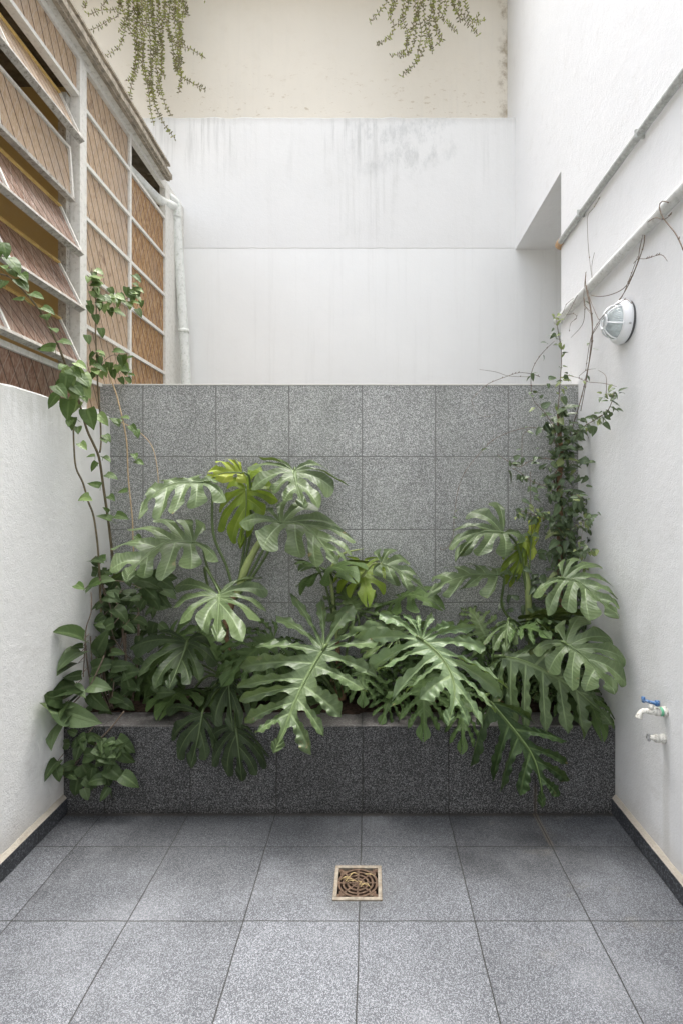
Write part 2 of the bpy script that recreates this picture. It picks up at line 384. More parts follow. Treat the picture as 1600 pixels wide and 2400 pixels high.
def leafmat(name, c1, c2, vein, under, rough=.38, trans=.22, spec=.4, veins=9, veinw=.05, bright=1, spot=0.0, coat=.0, glow=(.30, .42, .04)):
    """u of the UV runs across a lobe (0.5 on its vein), v from the midrib to the margin"""
    t = NT(name); p = t.pos()
    uv = t.n('ShaderNodeUVMap').outputs[0]; s = t.sep(uv)
    oi = t.n('ShaderNodeObjectInfo').outputs['Random']
    nz = t.noise(p, 9, 4, .6)
    c = t.mix(t.smooth(nz, .3, .72), c1, c2)
    c = t.vmath('MULTIPLY', c, _v3(t, t.math('ADD', .86, t.math('MULTIPLY', oi, .28))))
    du = t.math('ABSOLUTE', t.math('SUBTRACT', s[0], .5))
    vm = t.smooth(du, veinw*.35, veinw, 1, 0)
    mid = t.smooth(s[1], .02, .055, 1, 0)
    vm = t.math('MAXIMUM', t.math('MULTIPLY', vm, t.smooth(s[1], .55, 1.0, .75, .15)), mid)
    # fine secondary veins slanting off the lobe vein
    q = t.math('SINE', t.math('MULTIPLY', t.math('SUBTRACT', s[1], t.math('MULTIPLY', du, .35)), veins*6.283))
    fine = t.math('MULTIPLY', t.smooth(q, .8, 1.0), .16)
    c = t.mix(t.math('MAXIMUM', t.math('MULTIPLY', vm, .8), fine), c, vein)
    if spot:
        b = t.math('MULTIPLY', t.smooth(t.noise(p, 26, 4, .65), .62, .68), t.smooth(s[1], .55, .9))
        b = t.math('MULTIPLY', b, t.smooth(t.noise(p, 4, 2), .5, .58))
        c = t.mix(t.math('MULTIPLY', b, spot), c, (.30, .20, .11))
    bf = t.n('ShaderNodeNewGeometry').outputs['Backfacing']
    c = t.mix(bf, c, t.mix(.5, c, under))
    h = t.math('ADD', t.math('MULTIPLY', q, .25), t.math('MULTIPLY', vm, -1.6))
    h = t.math('ADD', h, t.math('MULTIPLY', t.noise(p, 45, 3), 2.2))
    n = t.bump(h, .35, .003)
    pb = t.bsdf(c, t.math('ADD', rough-.06, t.math('MULTIPLY', nz, .14)), spec, n, out=False, Coat_Weight=coat, Coat_Roughness=.28)
    tr = t.n('ShaderNodeBsdfTranslucent'); t.put(t.mix(.5, c, glow), tr.inputs[0])
    mx = t.n('ShaderNodeMixShader'); mx.inputs[0].default_value = trans
    t.l(pb, mx.inputs[1]); t.l(tr.outputs[0], mx.inputs[2]); t.l(mx.outputs[0], t.out.inputs[0])
    return t.m
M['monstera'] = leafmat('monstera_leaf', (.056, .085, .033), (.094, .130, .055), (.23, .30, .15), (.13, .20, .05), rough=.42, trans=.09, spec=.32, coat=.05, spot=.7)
M['monstera_shaded'] = leafmat('shaded_monstera_leaf', (.019, .031, .013), (.036, .054, .024), (.11, .15, .06), (.09, .15, .04), rough=.5, trans=.07, spec=.18, coat=0)  # copy of the monstera leaf with the canopy's shade put into its colour
M['monstera_yellow'] = leafmat('yellow_green_monstera_leaf', (.22, .30, .03), (.36, .40, .05), (.50, .52, .12), (.28, .36, .03), rough=.42, trans=.35)
M['monstera_olive'] = leafmat('olive_young_monstera_leaf', (.13, .20, .018), (.20, .27, .03), (.34, .40, .08), (.17, .25, .02), rough=.42, trans=.35)
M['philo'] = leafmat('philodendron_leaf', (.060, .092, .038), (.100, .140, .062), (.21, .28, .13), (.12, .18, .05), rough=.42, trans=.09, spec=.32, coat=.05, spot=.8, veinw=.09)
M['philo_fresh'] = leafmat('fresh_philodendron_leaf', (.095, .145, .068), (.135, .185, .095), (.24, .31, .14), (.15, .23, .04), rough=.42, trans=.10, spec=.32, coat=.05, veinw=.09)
M['philo_shaded'] = leafmat('shaded_philodendron_leaf', (.016, .031, .011), (.032, .054, .020), (.085, .13, .045), (.08, .13, .04), rough=.5, trans=.07, spec=.18, coat=0, spot=.6, veinw=.09)  # philodendron leaf again, shade of the foliage above painted into the green
M['vine'] = leafmat('vine_leaf', (.020, .040, .010), (.048, .082, .022), (.17, .23, .09), (.09, .15, .04), rough=.48, trans=.12, spec=.25, veins=5, veinw=.10)
M['vine_light'] = leafmat('light_vine_leaf', (.12, .18, .06), (.19, .26, .10), (.26, .33, .14), (.20, .28, .10), rough=.42, trans=.25, veins=5, veinw=.10)
M['shrub'] = leafmat('trailing_shrub_leaf', (.014, .026, .009), (.032, .050, .020), (.16, .21, .10), (.07, .11, .04), rough=.48, trans=.07, spec=.22, veins=5, veinw=.09)
M['shrub_pale'] = leafmat('pale_shrub_leaf', (.045, .075, .036), (.080, .12, .060), (.22, .29, .15), (.17, .24, .10), rough=.42, trans=.15, veins=5, veinw=.09)
M['climber'] = leafmat('climber_leaf', (.015, .026, .012), (.034, .054, .026), (.12, .17, .09), (.12, .17, .08), rough=.34, trans=.12, veins=4, veinw=.12)
M['climber_light'] = leafmat('light_climber_leaf', (.16, .20, .08), (.24, .28, .13), (.28, .32, .15), (.22, .26, .10), rough=.42, trans=.2, veins=4, veinw=.12)
M['succ'] = leafmat('succulent_leaf', (.26, .29, .03), (.46, .47, .08), (.28, .30, .1), (.2, .24, .05), rough=.45, trans=.1)
M['succ_dark'] = leafmat('dull_succulent_leaf', (.16, .15, .04), (.26, .24, .07), (.2, .18, .1), (.1, .1, .05), rough=.5, trans=.1)
M['dead'] = leafmat('dead_leaf', (.16, .095, .05), (.26, .17, .09), (.3, .2, .12), (.2, .13, .07), rough=.8, trans=.1, glow=(.3, .2, .1))

def glassmat(name, base, hi, alpha_tr):
    t = NT(name); p = t.pos(); s = t.sep(p)
    y, z = s[1], s[2]
    def line(a, b, per, wd):
        q = t.math('ADD', t.math('MULTIPLY', y, a), t.math('MULTIPLY', z, b))
        fr = t.math('ABSOLUTE', t.math('SUBTRACT', t.math('FRACT', t.math('ADD', t.math('DIVIDE', q, per), 50)), .5))
        return t.smooth(t.math('MULTIPLY', fr, per), wd*.5, wd*1.3, 1, 0)
    l1 = line(.876, .48, .066, .0034); l2 = line(-.876, .48, .066, .0022)
    rip = t.noise(t.scale(p, (1, 5, 1.2)), 22, 4, .6, 1.0)
    c = t.mix(t.smooth(rip, .35, .7), base, hi)
    big = t.noise(p, 3.0, 4, .6)
    c = t.mix(t.math('MULTIPLY', t.smooth(big, .4, .75), .4), c, (.50, .42, .36))
    c = t.mix(t.math('MULTIPLY', t.smooth(t.noise(p, 8, 5, .7), .58, .7), .5), c, (.16, .06, .025))
    c = t.mix(t.math('MULTIPLY', l2, .45), c, (.70, .60, .50)); c = t.mix(t.math('MULTIPLY', l1, .9), c, (.09, .055, .035))
    h = t.math('ADD', t.math('MULTIPLY', rip, 2), t.math('MULTIPLY', t.math('MAXIMUM', l1, l2), .6))
    n = t.bump(h, .7, .006)
    pb = t.bsdf(c, .22, .6, n, out=False)
    tr = t.n('ShaderNodeBsdfTranslucent'); t.put(c, tr.inputs[0])
    mx = t.n('ShaderNodeMixShader'); mx.inputs[0].default_value = .25; t.l(pb, mx.inputs[1]); t.l(tr.outputs[0], mx.inputs[2])
    tp = t.n('ShaderNodeBsdfTransparent'); tp.inputs[0].default_value = (.95, .7, .4, 1)
    m2 = t.n('ShaderNodeMixShader'); m2.inputs[0].default_value = alpha_tr; t.l(mx.outputs[0], m2.inputs[1]); t.l(tp.outputs[0], m2.inputs[2])
    t.l(m2.outputs[0], t.out.inputs[0])
    return t.m
M['glass'] = glassmat('amber_wired_glass', (.60, .43, .27), (.78, .62, .46), .05)
M['glass_deep'] = glassmat('deep_amber_wired_glass', (.36, .18, .06), (.74, .48, .22), .08)
M['glass_brown'] = glassmat('brown_wired_glass', (.24, .115, .065), (.50, .33, .24), .06)
t = NT('lamp_glass'); t.bsdf((.80, .87, .87), .12, .6, None, Transmission_Weight=.55, IOR=1.35); M['lampglass'] = t.m

# ------------------------------------------------------------------ setting
def boxobj(name, a, b, mat, parent=None, bevel=0): 
    m = MB(); m.box(a, b); return m.build(name, mat, parent, bevel=bevel)
# ground below everything
g = MB(); g.add([(-12, -10, -.25), (12, -10, -.25), (12, 14, -.25), (-12, 14, -.25)], [(0, 1, 2, 3)])
tag(g.build('ground', M['bare_cement']), None, None, kind='structure')
# drain opening in the floor
DX0, DX1, DY0, DY1 = at(778, 2112, 1.977)[0], at(896, 2112, 1.977)[0], 1.975, 2.162
xs = [XL-.0, DX0, DX1, XR]; ys = [-2.6, DY0, DY1, YP+.01]
f = MB()
for i in range(3):
    for j in range(3):
        if i == 1 and j == 1: continue
        f.add([(xs[i], ys[j], 0), (xs[i+1], ys[j], 0), (xs[i+1], ys[j+1], 0), (xs[i], ys[j+1], 0)], [(0, 1, 2, 3)])
for (a, b) in (((DX0, DY0), (DX1, DY0)), ((DX1, DY0), (DX1, DY1)), ((DX1, DY1), (DX0, DY1)), ((DX0, DY1), (DX0, DY0))):
    f.add([(a[0], a[1], 0), (b[0], b[1], 0), (b[0], b[1], -.12), (a[0], a[1], -.12)], [(0, 1, 2, 3)])
f.add([(DX0, DY0, -.12), (DX1, DY0, -.12), (DX1, DY1, -.12), (DX0, DY1, -.12)], [(0, 1, 2, 3)])
f.mi[-1] = 1
tag(f.build('floor', [M['floor'], M['pit']]), None, None, kind='structure')
tag(boxobj('yard_ground', (-1.9, 3.08, -.2), (3.2, YB, .0), M['bare_cement']), None, None, kind='structure')

# left low wall with an uneven top, and its skirting
lw = thing('wall', (XL, 1, 0), 'low rough white plaster wall under the amber windows on the left', 'wall')
m = MB(); N = 90; y0, y1 = -2.6, 3.2
random.seed(4)
top = [1.918 + .008*noise.noise(Vector((i*.35, 0, 0))) + .006*noise.noise(Vector((i*1.1, 3, 0))) for i in range(N+1)]
vs = []
for i in range(N+1):
    y = y0+(y1-y0)*i/N; z = top[i]
    vs += [(XL, y, 0), (XL, y, z-.008), (XL-.008, y, z), (XL-.05, y, z), (XL-.05, y, 0)]
fs = []
for i in range(N):
    b = i*5
    for k in range(4): fs.append((b+k, b+k+1, b+5+k+1, b+5+k))
m.add(vs, fs); m.build('plaster_face', M['wall_left'], lw)
def skirting(root, sx, x, y0, y1):
    m = MB()
    xa, xb = sorted((x, x+sx*.018)); m.box((xa, y0, .002), (xb, y1, .072))
    k = m.build('skirting', M['skirt'], root, bevel=.0015)
    m = MB(); N = 120; random.seed(9)
    vs = []; fs = []
    for i in range(N+1):
        y = y0+(y1-y0)*i/N
        h = .016+.006*noise.noise(Vector((i*.4, sx, 0))); wv = .017+.003*noise.noise(Vector((i*.6, 7, sx)))
        vs += [(x, y, .0722), (x+sx*wv, y, .0722), (x+sx*(wv-.004), y, .076), (x+sx*.003, y, .072+h), (x, y, .074+h)]
    for i in range(N):
        b = i*5
        for q in range(4): fs.append((b+q, b+q+1, b+6+q, b+5+q) if sx > 0 else (b+5+q, b+6+q, b+q+1, b+q))
    m.add(vs, fs); m.build('mortar_bead', M['mortar'], k)
skirting(lw, 1, XL, -2.6, YP-.001)

# right wall: face, opening beyond YO under a soffit at ZO
YO, ZO = 3.242, 3.420
rw = thing('wall', (XR, 1, 0), 'tall white plaster side wall carrying two pipes and a round lamp', 'wall')
m = MB()
m.box((XR, -2.6, 0), (XR+.3, YO, ZO)); m.box((XR, -2.6, ZO+.0005), (XR+2.2, YC+.3, 7.4))
m.build('plaster_face', M['wall_right'], rw)
skirting(rw, -1, XR, -2.6, YP-.001)
# back walls
bw = thing('wall', (0, YB, 0), 'white back wall with grey streaked upper band and a stepped ledge', 'wall')
boxobj('lower_face', (-3.6, YB+.0025, -.2), (3.4, YB+.3, ZO+.02), M['smooth_white'], bw)
m = MB(); N = 70; vs = []; fs = []
xa, xb = at(328, 0, YB)[0], XR
for i in range(N+1):
    x = xa+(xb-xa)*i/N; zt = 4.463+.010*noise.noise(Vector((i*.33, 5, 1))); zb = ZO+.008+.004*noise.noise(Vector((i*.5, 9, 1)))
    vs += [(x, YB+.0027, zb), (x, YB, zb+.004), (x, YB, zt-.012), (x, YB+.012, zt), (x, YC+.01, zt+.004)]
for i in range(N):
    for q in range(4): fs.append((i*5+q, i*5+q+5, i*5+q+6, i*5+q+1))
m.add(vs, fs); m.box((-3.6, YB+.0205, ZO+.0205), (xa-.001, YC, 4.40))
m.build('upper_band', M['band'], bw)
m = MB(); m.box((at(310, 0, YB)[0], YB+.005, 4.38), (xa-.003, YB+.10, 4.49)); m.build('brick', M['brick'], bw, bevel=.004)
cw = thing('wall', (0, YC, 4.4), 'cream plaster wall set back above the white ledge', 'wall')
boxobj('plaster_face', (-4.5, YC, 4.0), (XR, YC+.25, 5.86), M['cream'], cw)
boxobj('coping', (-4.5, YC-.42, 5.861), (XR-.002, YC+.27, 5.95), M['cream'], cw)
# side room beyond the opening and the end wall behind the camera
m = MB(); m.box((3.2, YO, 0), (3.4, YB, ZO-.001)); m.box((XR+.301, YO-.2, 0), (3.4, YO-.001, ZO-.001))
tag(m.build('wall', M['smooth_white']), 'white side wall of the recess behind the tall wall', 'wall')
m = MB(); m.box((-3.9, -2.9, 0), (XR+.3, -2.601, 2.9))
tag(m.build('wall', M['smooth_white']), 'white end wall of the yard behind the camera', 'wall')

# grey terrazzo partition and planter
gw = thing('wall', (0, YG, 0), 'square grey terrazzo tiled partition wall behind the plants', 'wall')
boxobj('tile_face', (XL-.42, YG, 0), (XR-.001, YG+.03, ZG-.006), M['greywall'], gw)
m = MB(); m.box((XL-.42, YG+.0301, 0), (XR-.001, YG+.10, ZG-.007)); m.box((XL-.42, YG-.003, ZG-.0058), (XR-.001, YG+.10, ZG+.002))
m.build('mortar_top', M['bare_cement'], gw, bevel=.002)
pl = thing('planter', (0, YP, 0), 'low dark terrazzo planter full of large leafed plants', 'planter')
boxobj('front_panel', (XL+.001, YP, 0.0), (XR-.001, YP+.025, ZP-.004), M['planter'], pl)
m = MB(); m.box((XL+.001, YP-.003, ZP-.0035), (XR-.001, YP+.155, ZP+.004)); m.build('rim', M['rim'], pl, bevel=.003)
m = MB(); nx, ny = 90, 24; vs = []; fs = []
for i in range(nx+1):
    for j in range(ny+1):
        x = XL+.002+(XR-XL-.004)*i/nx; y = YP+.10+(YG-YP-.102)*j/ny
        z = ZP-.02+.05*math.sin(math.pi*min(1, j/ny*1.3)/1.3)*(.5+.5*noise.noise(Vector((x*3, y*3, 0)))) + .012*noise.noise(Vector((x*22, y*22, 2)))
        if j == 0: z = ZP-.06
        if -.35 < x < .35: z += .014
        vs.append((x, y, z))
for i in range(nx):
    for j in range(ny): a = i*(ny+1)+j; fs.append((a, a+ny+1, a+ny+2, a+1))
m.add(vs, fs); m.build('soil', M['soil'], pl, smooth=True)

# ------------------------------------------------------------------ window building on the left
wb = thing('building', (XW, 2.5, 0), 'lean-to with amber wired glass windows and open hopper sashes on the left', 'building')
ZT = 3.705
bars_z = [3.477, 3.199, 2.920, 2.638, 2.359]
WE = 3.886
m = MB()
m.box((XW-.03, WE, 0), (XW+.012, YB+.011, ZT+.04)); m.build('end_post', M['frame'], wb)
m = MB()
m.box((-4.1, .3, -.2), (-4.0, YB, 5.0)); m.box((-4.0, .3, -.2), (-1.62, .4, ZT)); m.box((-4.0, 3.02, -.2), (-1.60, 3.07, ZT+.2))
m.build('interior_wall', M['ochre'], wb)
m = MB(); m.box((-4.0, .3, -.25), (-1.48, YB, -.15)); m.build('interior_floor', M['dark_wood'], wb)
for a_ in ((-2.7, .3, 3.019), (-2.2, 3.071, YB)):  # stops short of the far wall; invented gap lets daylight into the room
    m = MB(); m.box((a_[0], a_[1], ZT+.05), (XW-.02, a_[2], ZT+.07)); m.build('ceiling', M['dark_wood'], wb)
m = MB(); m.box((XL-.16, -2.6, -.1), (XL-.0505, 3.2, 1.88)); m.box((XW-.07, 2.9, -.1), (XW-.001, YB, 1.95)); m.build('lower_wall', M['smooth_white'], wb)
# eave
m = MB(); N = 60; vs = []; fs = []
ye0, ye1 = -.5, 3.83
for i in range(N+1):
    y = ye0+(ye1-ye0)*i/N; z = ZT+.003*noise.noise(Vector((y*4, 0, 0)))+.035*max(0, (2.9-y))*.3
    e = -1.392+.004*noise.noise(Vector((y*9, 0, 3)))-.012*max(0, y-3.3)
    vs += [(XW-.02, y, z+.035), (XW+.002, y, z+.004), (e-.045, y, z+.012), (e-.043, y, z+.002), (e-.018, y, z-.004), (e-.017, y, z+.006), (e, y, z+.008), (e, y, z+.04), (XW-.3, y, z+.09)]
K = 9
for i in range(N):
    for q in range(K-1):
        fs.append((i*K+q, i*K+q+1, (i+1)*K+q+1, (i+1)*K+q))
m.add(vs, fs); m.add(vs[-K:], [tuple(range(K))])
for i in range(len(m.f)):
    q = i % (K-1); m.mi[i] = 1 if q >= 2 else 0
ev = m.build('eave', [M['eave_white'], M['eave']], wb)
m = MB(); m.box((XW-.32, ye0, ZT+.10), (-1.41, ye1, ZT+.115)); m.build('roof', M['eave'], wb)
# head rail and mullions
def bar(m, a, b): m.box(a, b)
m = MB(); m.box((XW-.02, .3, ZT-.022), (XW+.010, WE, ZT+.0345)); m.build('head_rail', M['frame'], wb)
mull = [(2.735, 2.80, .016), (3.318, 3.342, .010)]
for (a, b, pr) in mull:
    m = MB(); m.box((XW-.035, a, 1.90), (XW+pr, b, ZT-.0222)); m.build('mullion', M['frame'], wb, bevel=.002)
# fixed lights: sections (y0,y1)
secs = [(2.80, 3.318, 'glass'), (3.342, WE, 'glass_deep')]
levels = [ZT-.022] + bars_z + [2.085]
for si, (a, b, gm) in enumerate(secs):
    for k in range(len(levels)):
        zt = levels[k]; zb = levels[k+1] if k+1 < len(levels) else 1.90
        if k > 0:
            m = MB(); m.box((XW-.018, a+.0005, zt-.010), (XW+.009, b-.0005, zt+.010)); gb = m.build('glazing_bar', M['frame'], wb)
        if si == 1 and k == 0: continue
        m = MB(); x = XW-.004+random.uniform(-.001, .001)
        m.box((x-.004, a+.001, zb+.009), (x, b-.001, zt-.0105)); m.build('pane', M[gm], wb)
# the operable bay: fixed light above and below, four pivoted sashes and one shut
A0, A1 = .42, 2.735
m = MB(); m.box((XW-.03, A0, 3.492), (XW+.012, A1-.001, 3.512)); m.build('transom', M['frame'], wb)
m = MB(); m.box((XW-.006, A0, 3.5125), (XW-.002, A1-.001, ZT-.023)); m.build('pane', M['glass'], wb)
m = MB(); m.box((XW-.03, A0, 2.075), (XW+.014, A1-.001, 2.10)); m.build('transom', M['frame'], wb)
m = MB(); m.box((XW-.006, A0, 1.90), (XW-.002, A1-.001, 2.0745)); m.build('pane', M['glass_brown'], wb)
m = MB(); m.box((XW-.075, 2.700, 2.10), (XW-.0355, 2.76, 3.49)); m.build('jamb', M['frame_old'], wb)
for (zc, ang, gm) in ((3.352, 25, 'glass'), (3.070, 4, 'glass'), (2.792, 24, 'glass_brown'), (2.515, 27, 'glass_brown'), (2.235, 25, 'glass_brown')):
    c = Vector((XW-.008, 0, zc)); Mr = Matrix.Rotation(R(ang), 3, 'Y')
    # rotation that swings the lower edge out into the yard (+X) and the top edge in
    Mr = Matrix.Rotation(R(-ang), 3, 'Y')
    hh = .137
    pieces = []
    m = MB(); m.box((c.x-.016, A0+.02, zc-hh), (c.x+.016, 2.690, zc-hh+.019), (c, Mr)); lowr = m
    sash = lowr.build('sash', M['frame_old'], wb, bevel=.002)
    m = MB(); m.box((c.x-.012, A0+.02, zc+hh-.014), (c.x+.012, 2.690, zc+hh), (c, Mr)); m.build('top_rail', M['frame_yellow'] if ang > 10 else M['frame'], sash)
    m = MB()
    ye = [A0+.02, 1.6, 2.14, 2.676]
    for yy in ye[1:]:
        m = MB(); m.box((c.x-.012, yy, zc-hh+.0195), (c.x+.012, yy+.014, zc+hh-.0145), (c, Mr)); m.build('stile', M['frame'], sash)
    for ya, yb in ((ye[0], ye[1]), (ye[1]+.0142, ye[2]), (ye[2]+.0142, ye[3])):
        m = MB(); m.box((c.x-.002, ya, zc-hh+.0195), (c.x+.002, yb-.0002, zc+hh-.0145), (c, Mr)); m.build('pane', M[gm], sash)
# downpipe
dp = thing('downpipe', at(435, 901, 4.1), 'mossy pale green downpipe with an elbow beside the window building', 'pipe')
m = MB(); m.tube([(-1.62, 3.35, 3.63), (-1.555, 3.60, 3.60), (-1.50, 3.85, 3.585), at(412, 478, 4.08)+Vector((0, 0, -.02))], .033, 16); m.build('inlet_pipe', M['pipe_old'], dp, smooth=True)
e = at(412, 478, 4.08)
m = MB(); m.tube([e+Vector((-.03, -.10, .0)), e+Vector((-.004, -.01, 0)), e+Vector((.002, .0, -.05)), e+Vector((.004, 0, -.11))], [.038, .041, .040, .038], 16); m.build('elbow', M['pipe_old'], dp, smooth=True)
m = MB(); m.tube([e+Vector((.004, 0, -.09)), at(422, 640, 4.1), at(431, 780, 4.1), at(437, 905, 4.1), at(445, 1150, 4.1), at(452, 1600, 4.1)], .0345, 16); pp = m.build('pipe', M['pipe_old'], dp, smooth=True)
c = at(431, 776, 4.1); m = MB(); m.tube([c+Vector((0, 0, .012)), c+Vector((.001, 0, -.012))], .040, 16); m.build('collar', M['pipe_old'], pp, smooth=True)

# pipes on the right wall
up = thing('pipe', (XR-.02, 2.5, 2.98), 'upper thin grey conduit running along the tall white wall', 'pipe', None)
m = MB(); xx = XR-.021
m.tube([(xx, -2.5, 2.99), (xx, .5, 2.985), (xx+.003, 1.5, 2.988), (xx, 2.3, 2.982), (xx+.003, 3.0, 2.981), (xx+.004, 3.225, 2.98)], .017, 14, step=.1); m.build('tube', M['conduit'], up, smooth=True)
m = MB(); m.tube([(xx+.004, 3.20, 2.98), (xx+.006, 3.245, 2.979), (xx+.03, 3.26, 2.978)], .020, 14); m.build('rusty_end', M['rust_end'], up, smooth=True)
for yy in (1.2, 2.25, 2.88):
    m = MB(); m.box((xx-.020, yy, 2.962), (XR, yy+.012, 3.002)); m.build('clip', M['conduit'], up, bevel=.004)
lp = thing('pipe', (XR-.02, 2.5, 2.55), 'lower thicker white painted pipe sloping along the tall white wall', 'pipe', None)
m = MB(); m.tube([(XR-.025, -2.5, 2.62), (XR-.025, 1.0, 2.60), (XR-.025, 1.945, 2.568), (XR-.026, 2.6, 2.545), (XR-.025, 3.24, 2.521)], .0225, 16, step=.1); m.build('tube', M['pipe_white'], lp, smooth=True)

# bulkhead lamp
lc = Vector((XR, 2.415, 2.252))
la = thing('wall_lamp', lc, 'round white caged bulkhead lamp on the tall white wall', 'lamp')
ax = (-1, 0, 0)
m = MB(); m.lathe(lc, ax, [(0, .0), (0, .090), (.010, .091), (.012, .088)], 40); m.build('seal', M['seal'], la, smooth=True)
m = MB(); m.lathe(lc, ax, [(.010, .085), (.012, .0955), (.020, .098), (.034, .096), (.046, .088), (.050, .078), (.047, .073), (.030, .070)], 48); bd = m.build('housing', M['lamp_white'], la, smooth=True)
m = MB(); prof = [(.040+.056*math.sin(a), .073*math.cos(a)) for a in [R(k) for k in range(0, 91, 9)]]; m.lathe(lc, ax, prof, 96, rib=.02); m.build('glass_dome', M['lampglass'], la, smooth=False)
m = MB(); m.lathe(lc, ax, [(.02, .0), (.021, .06), (.012, .068)], 24); m.build('reflector', M['lamp_white'], la, smooth=True)
m = MB()
u = Vector((0, 1, 0)); v = Vector((0, 0, 1)); AX = Vector(ax)
for k in range(6):
    a = R(20+60*k); d = u*math.cos(a)+v*math.sin(a)
    m.tube([lc+AX*.046+d*.079, lc+AX*.068+d*.073, lc+AX*.090+d*.052, lc+AX*.101+d*.030], .0034, 8)
ring = [lc+AX*.101+(u*math.cos(a)+v*math.sin(a))*.031 for a in [2*math.pi*k/28 for k in range(29)]]
m.tube(ring, .0042, 8, cap=False, smooth=False)
m.build('guard', M['lamp_white'], la, smooth=True)
for a in (200, 320, 80):
    m = MB(); a = R(a); d = u*math.cos(a)+v*math.sin(a); m.tube([lc+AX*.026+d*.094, lc+AX*.028+d*.102], .005, 10)
    m.build('screw', M['steel'], la, smooth=True)

# taps
tp_ = Vector((XR, 2.09, .645))
ta = thing('tap', tp_, 'upper paint splashed tap with a blue lever low on the white wall', 'tap')
m = MB(); m.lathe(tp_, ax, [(0, .0), (0, .019), (.012, .020), (.013, .015), (.030, .015)], 20)
m.lathe(tp_, ax, [(.026, .0), (.026, .0175), (.042, .0175), (.042, .0)], 6)
m.tube([tp_+Vector((-.03, 0, 0)), tp_+Vector((-.06, 0, 0)), tp_+Vector((-.08, 0, .004)), tp_+Vector((-.096, 0, -.001)), tp_+Vector((-.104, 0, -.016)), tp_+Vector((-.106, 0, -.024))], [.0105, .011, .0095, .0095, .0115, .0135], 14, step=.006)
m.tube([tp_+Vector((-.058, 0, .004)), tp_+Vector((-.058, 0, .030))], .0085, 12)
bd = m.build('body', M['tap'], ta, smooth=True)
m = MB(); m.tube([tp_+Vector((-.015, 0, 0)), tp_+Vector((-.0255, 0, 0))], .0165, 14); m.build('thread_tape', M['tap_green'], bd, smooth=True)
m = MB(); q = tp_+Vector((-.058, 0, .034))
m.tube([q+Vector((.018, -.012, .002)), q+Vector((0, 0, .002)), q+Vector((-.022, .012, .006))], [.007, .006, .006], 10, step=.006)
m.tube([q+Vector((.018, -.012, -.006)), q+Vector((.018, -.012, .012))], .0095, 10); m.tube([q+Vector((-.022, .012, -.002)), q+Vector((-.024, .013, .018))], .0075, 10)
m.build('lever', M['tap_blue'], ta, smooth=True)
t2 = Vector((XR, 2.10, .537))
tb = thing('tap', t2, 'lower capped pipe stub with a square valve head below the blue lever tap', 'tap')
m = MB(); m.lathe(t2, ax, [(0, .0), (0, .017), (.010, .018), (.012, .014), (.026, .014)], 18); m.lathe(t2, ax, [(.024, 0), (.024, .016), (.038, .016), (.038, 0)], 6)
m.tube([t2+Vector((-.036, 0, .0)), t2+Vector((-.052, 0, .004)), t2+Vector((-.062, 0, .006))], [.010, .009, .006], 12, step=.005); m.build('body', M['tap'], tb, smooth=True)
m = MB(); m.tube([t2+Vector((-.060, 0, -.008)), t2+Vector((-.063, 0, .018))], .0065, 8); m.box(t2+Vector((-.070, -.005, .001)), t2+Vector((-.064, .005, .010))); m.build('valve_head', M['steel'], tb)

# floor drain
dc = Vector(((DX0+DX1)/2, (DY0+DY1)/2, 0)); hw = (DX1-DX0)/2; hd = (DY1-DY0)/2
dr = thing('floor_drain', dc, 'square rusty cast iron drain grate with curved slots in the floor', 'drain')
m = MB(); fw = .016
for (a, b) in (((-hw+.001, -hd+.001), (hw-.001, -hd+fw)), ((-hw+.001, hd-fw), (hw-.001, hd-.001)), ((-hw+.001, -hd+fw), (-hw+fw, hd-fw)), ((hw-fw, -hd+fw), (hw-.001, hd-fw))):
    m.box(dc+Vector((a[0], a[1], -.02)), dc+Vector((b[0], b[1], .005)))
m.build('frame', M['grate_frame'], dr, bevel=.0015)
m = MB(); ri = hw-fw
def flatring(m, r0, r1, a0=0, a1=360, n=40):
    vs = []
    for k in range(n+1):
        a = R(a0+(a1-a0)*k/n); c_, s_ = math.cos(a), math.sin(a)
        for (r_, z_) in ((r0, .002), (r1, .002), (r1, -.012), (r0, -.012)): vs.append(dc+Vector((c_*r_, s_*r_, z_)))
    fs = []
    for k in range(n):
        for q in range(4): fs.append((k*4+q, k*4+(q+1) % 4, (k+1)*4+(q+1) % 4, (k+1)*4+q))
    m.add(vs, fs)
flatring(m, .0, .008); flatring(m, .018, .025); flatring(m, .035, .043); flatring(m, .053, .060); flatring(m, .068, .0765)
gr = m.build('grate', M['grate'], dr)
m = MB()
for k in range(8):
    a = 2*math.pi*k/8+.0; Mz = Matrix.Rotation(a, 3, 'Z'); L = ri if k % 2 == 0 else ri*1.38
    vs = [dc+Mz @ Vector(p) for p in ((.006, -.0038, .0012), (L, -.0038, .0012), (L, .0038, .0012), (.006, .0038, .0012), (.006, -.0038, -.011), (L, -.0038, -.011), (L, .0038, -.011), (.006, .0038, -.011))]
    m.add(vs, [(0,1,2,3),(7,6,5,4),(0,4,5,1),(1,5,6,2),(2,6,7,3),(3,7,4,0)])
for sx in (-1, 1):
    for sy in (-1, 1):
        for (a, b, c2, d2) in ((.058, .068, .044, .075), (.044, .075, .058, .0665)):
            m.box(dc+Vector((min(sx*a, sx*b), min(sy*c2, sy*d2), -.0105)), dc+Vector((max(sx*a, sx*b), max(sy*c2, sy*d2), .0006)))
m.build('spoke', M['grate'], gr)
st = thing('dry_straw', dc+Vector((-.03, 0, .004)), 'wisps of dry straw caught on the rusty drain grate', 'straw')
m = MB(); random.seed(12)
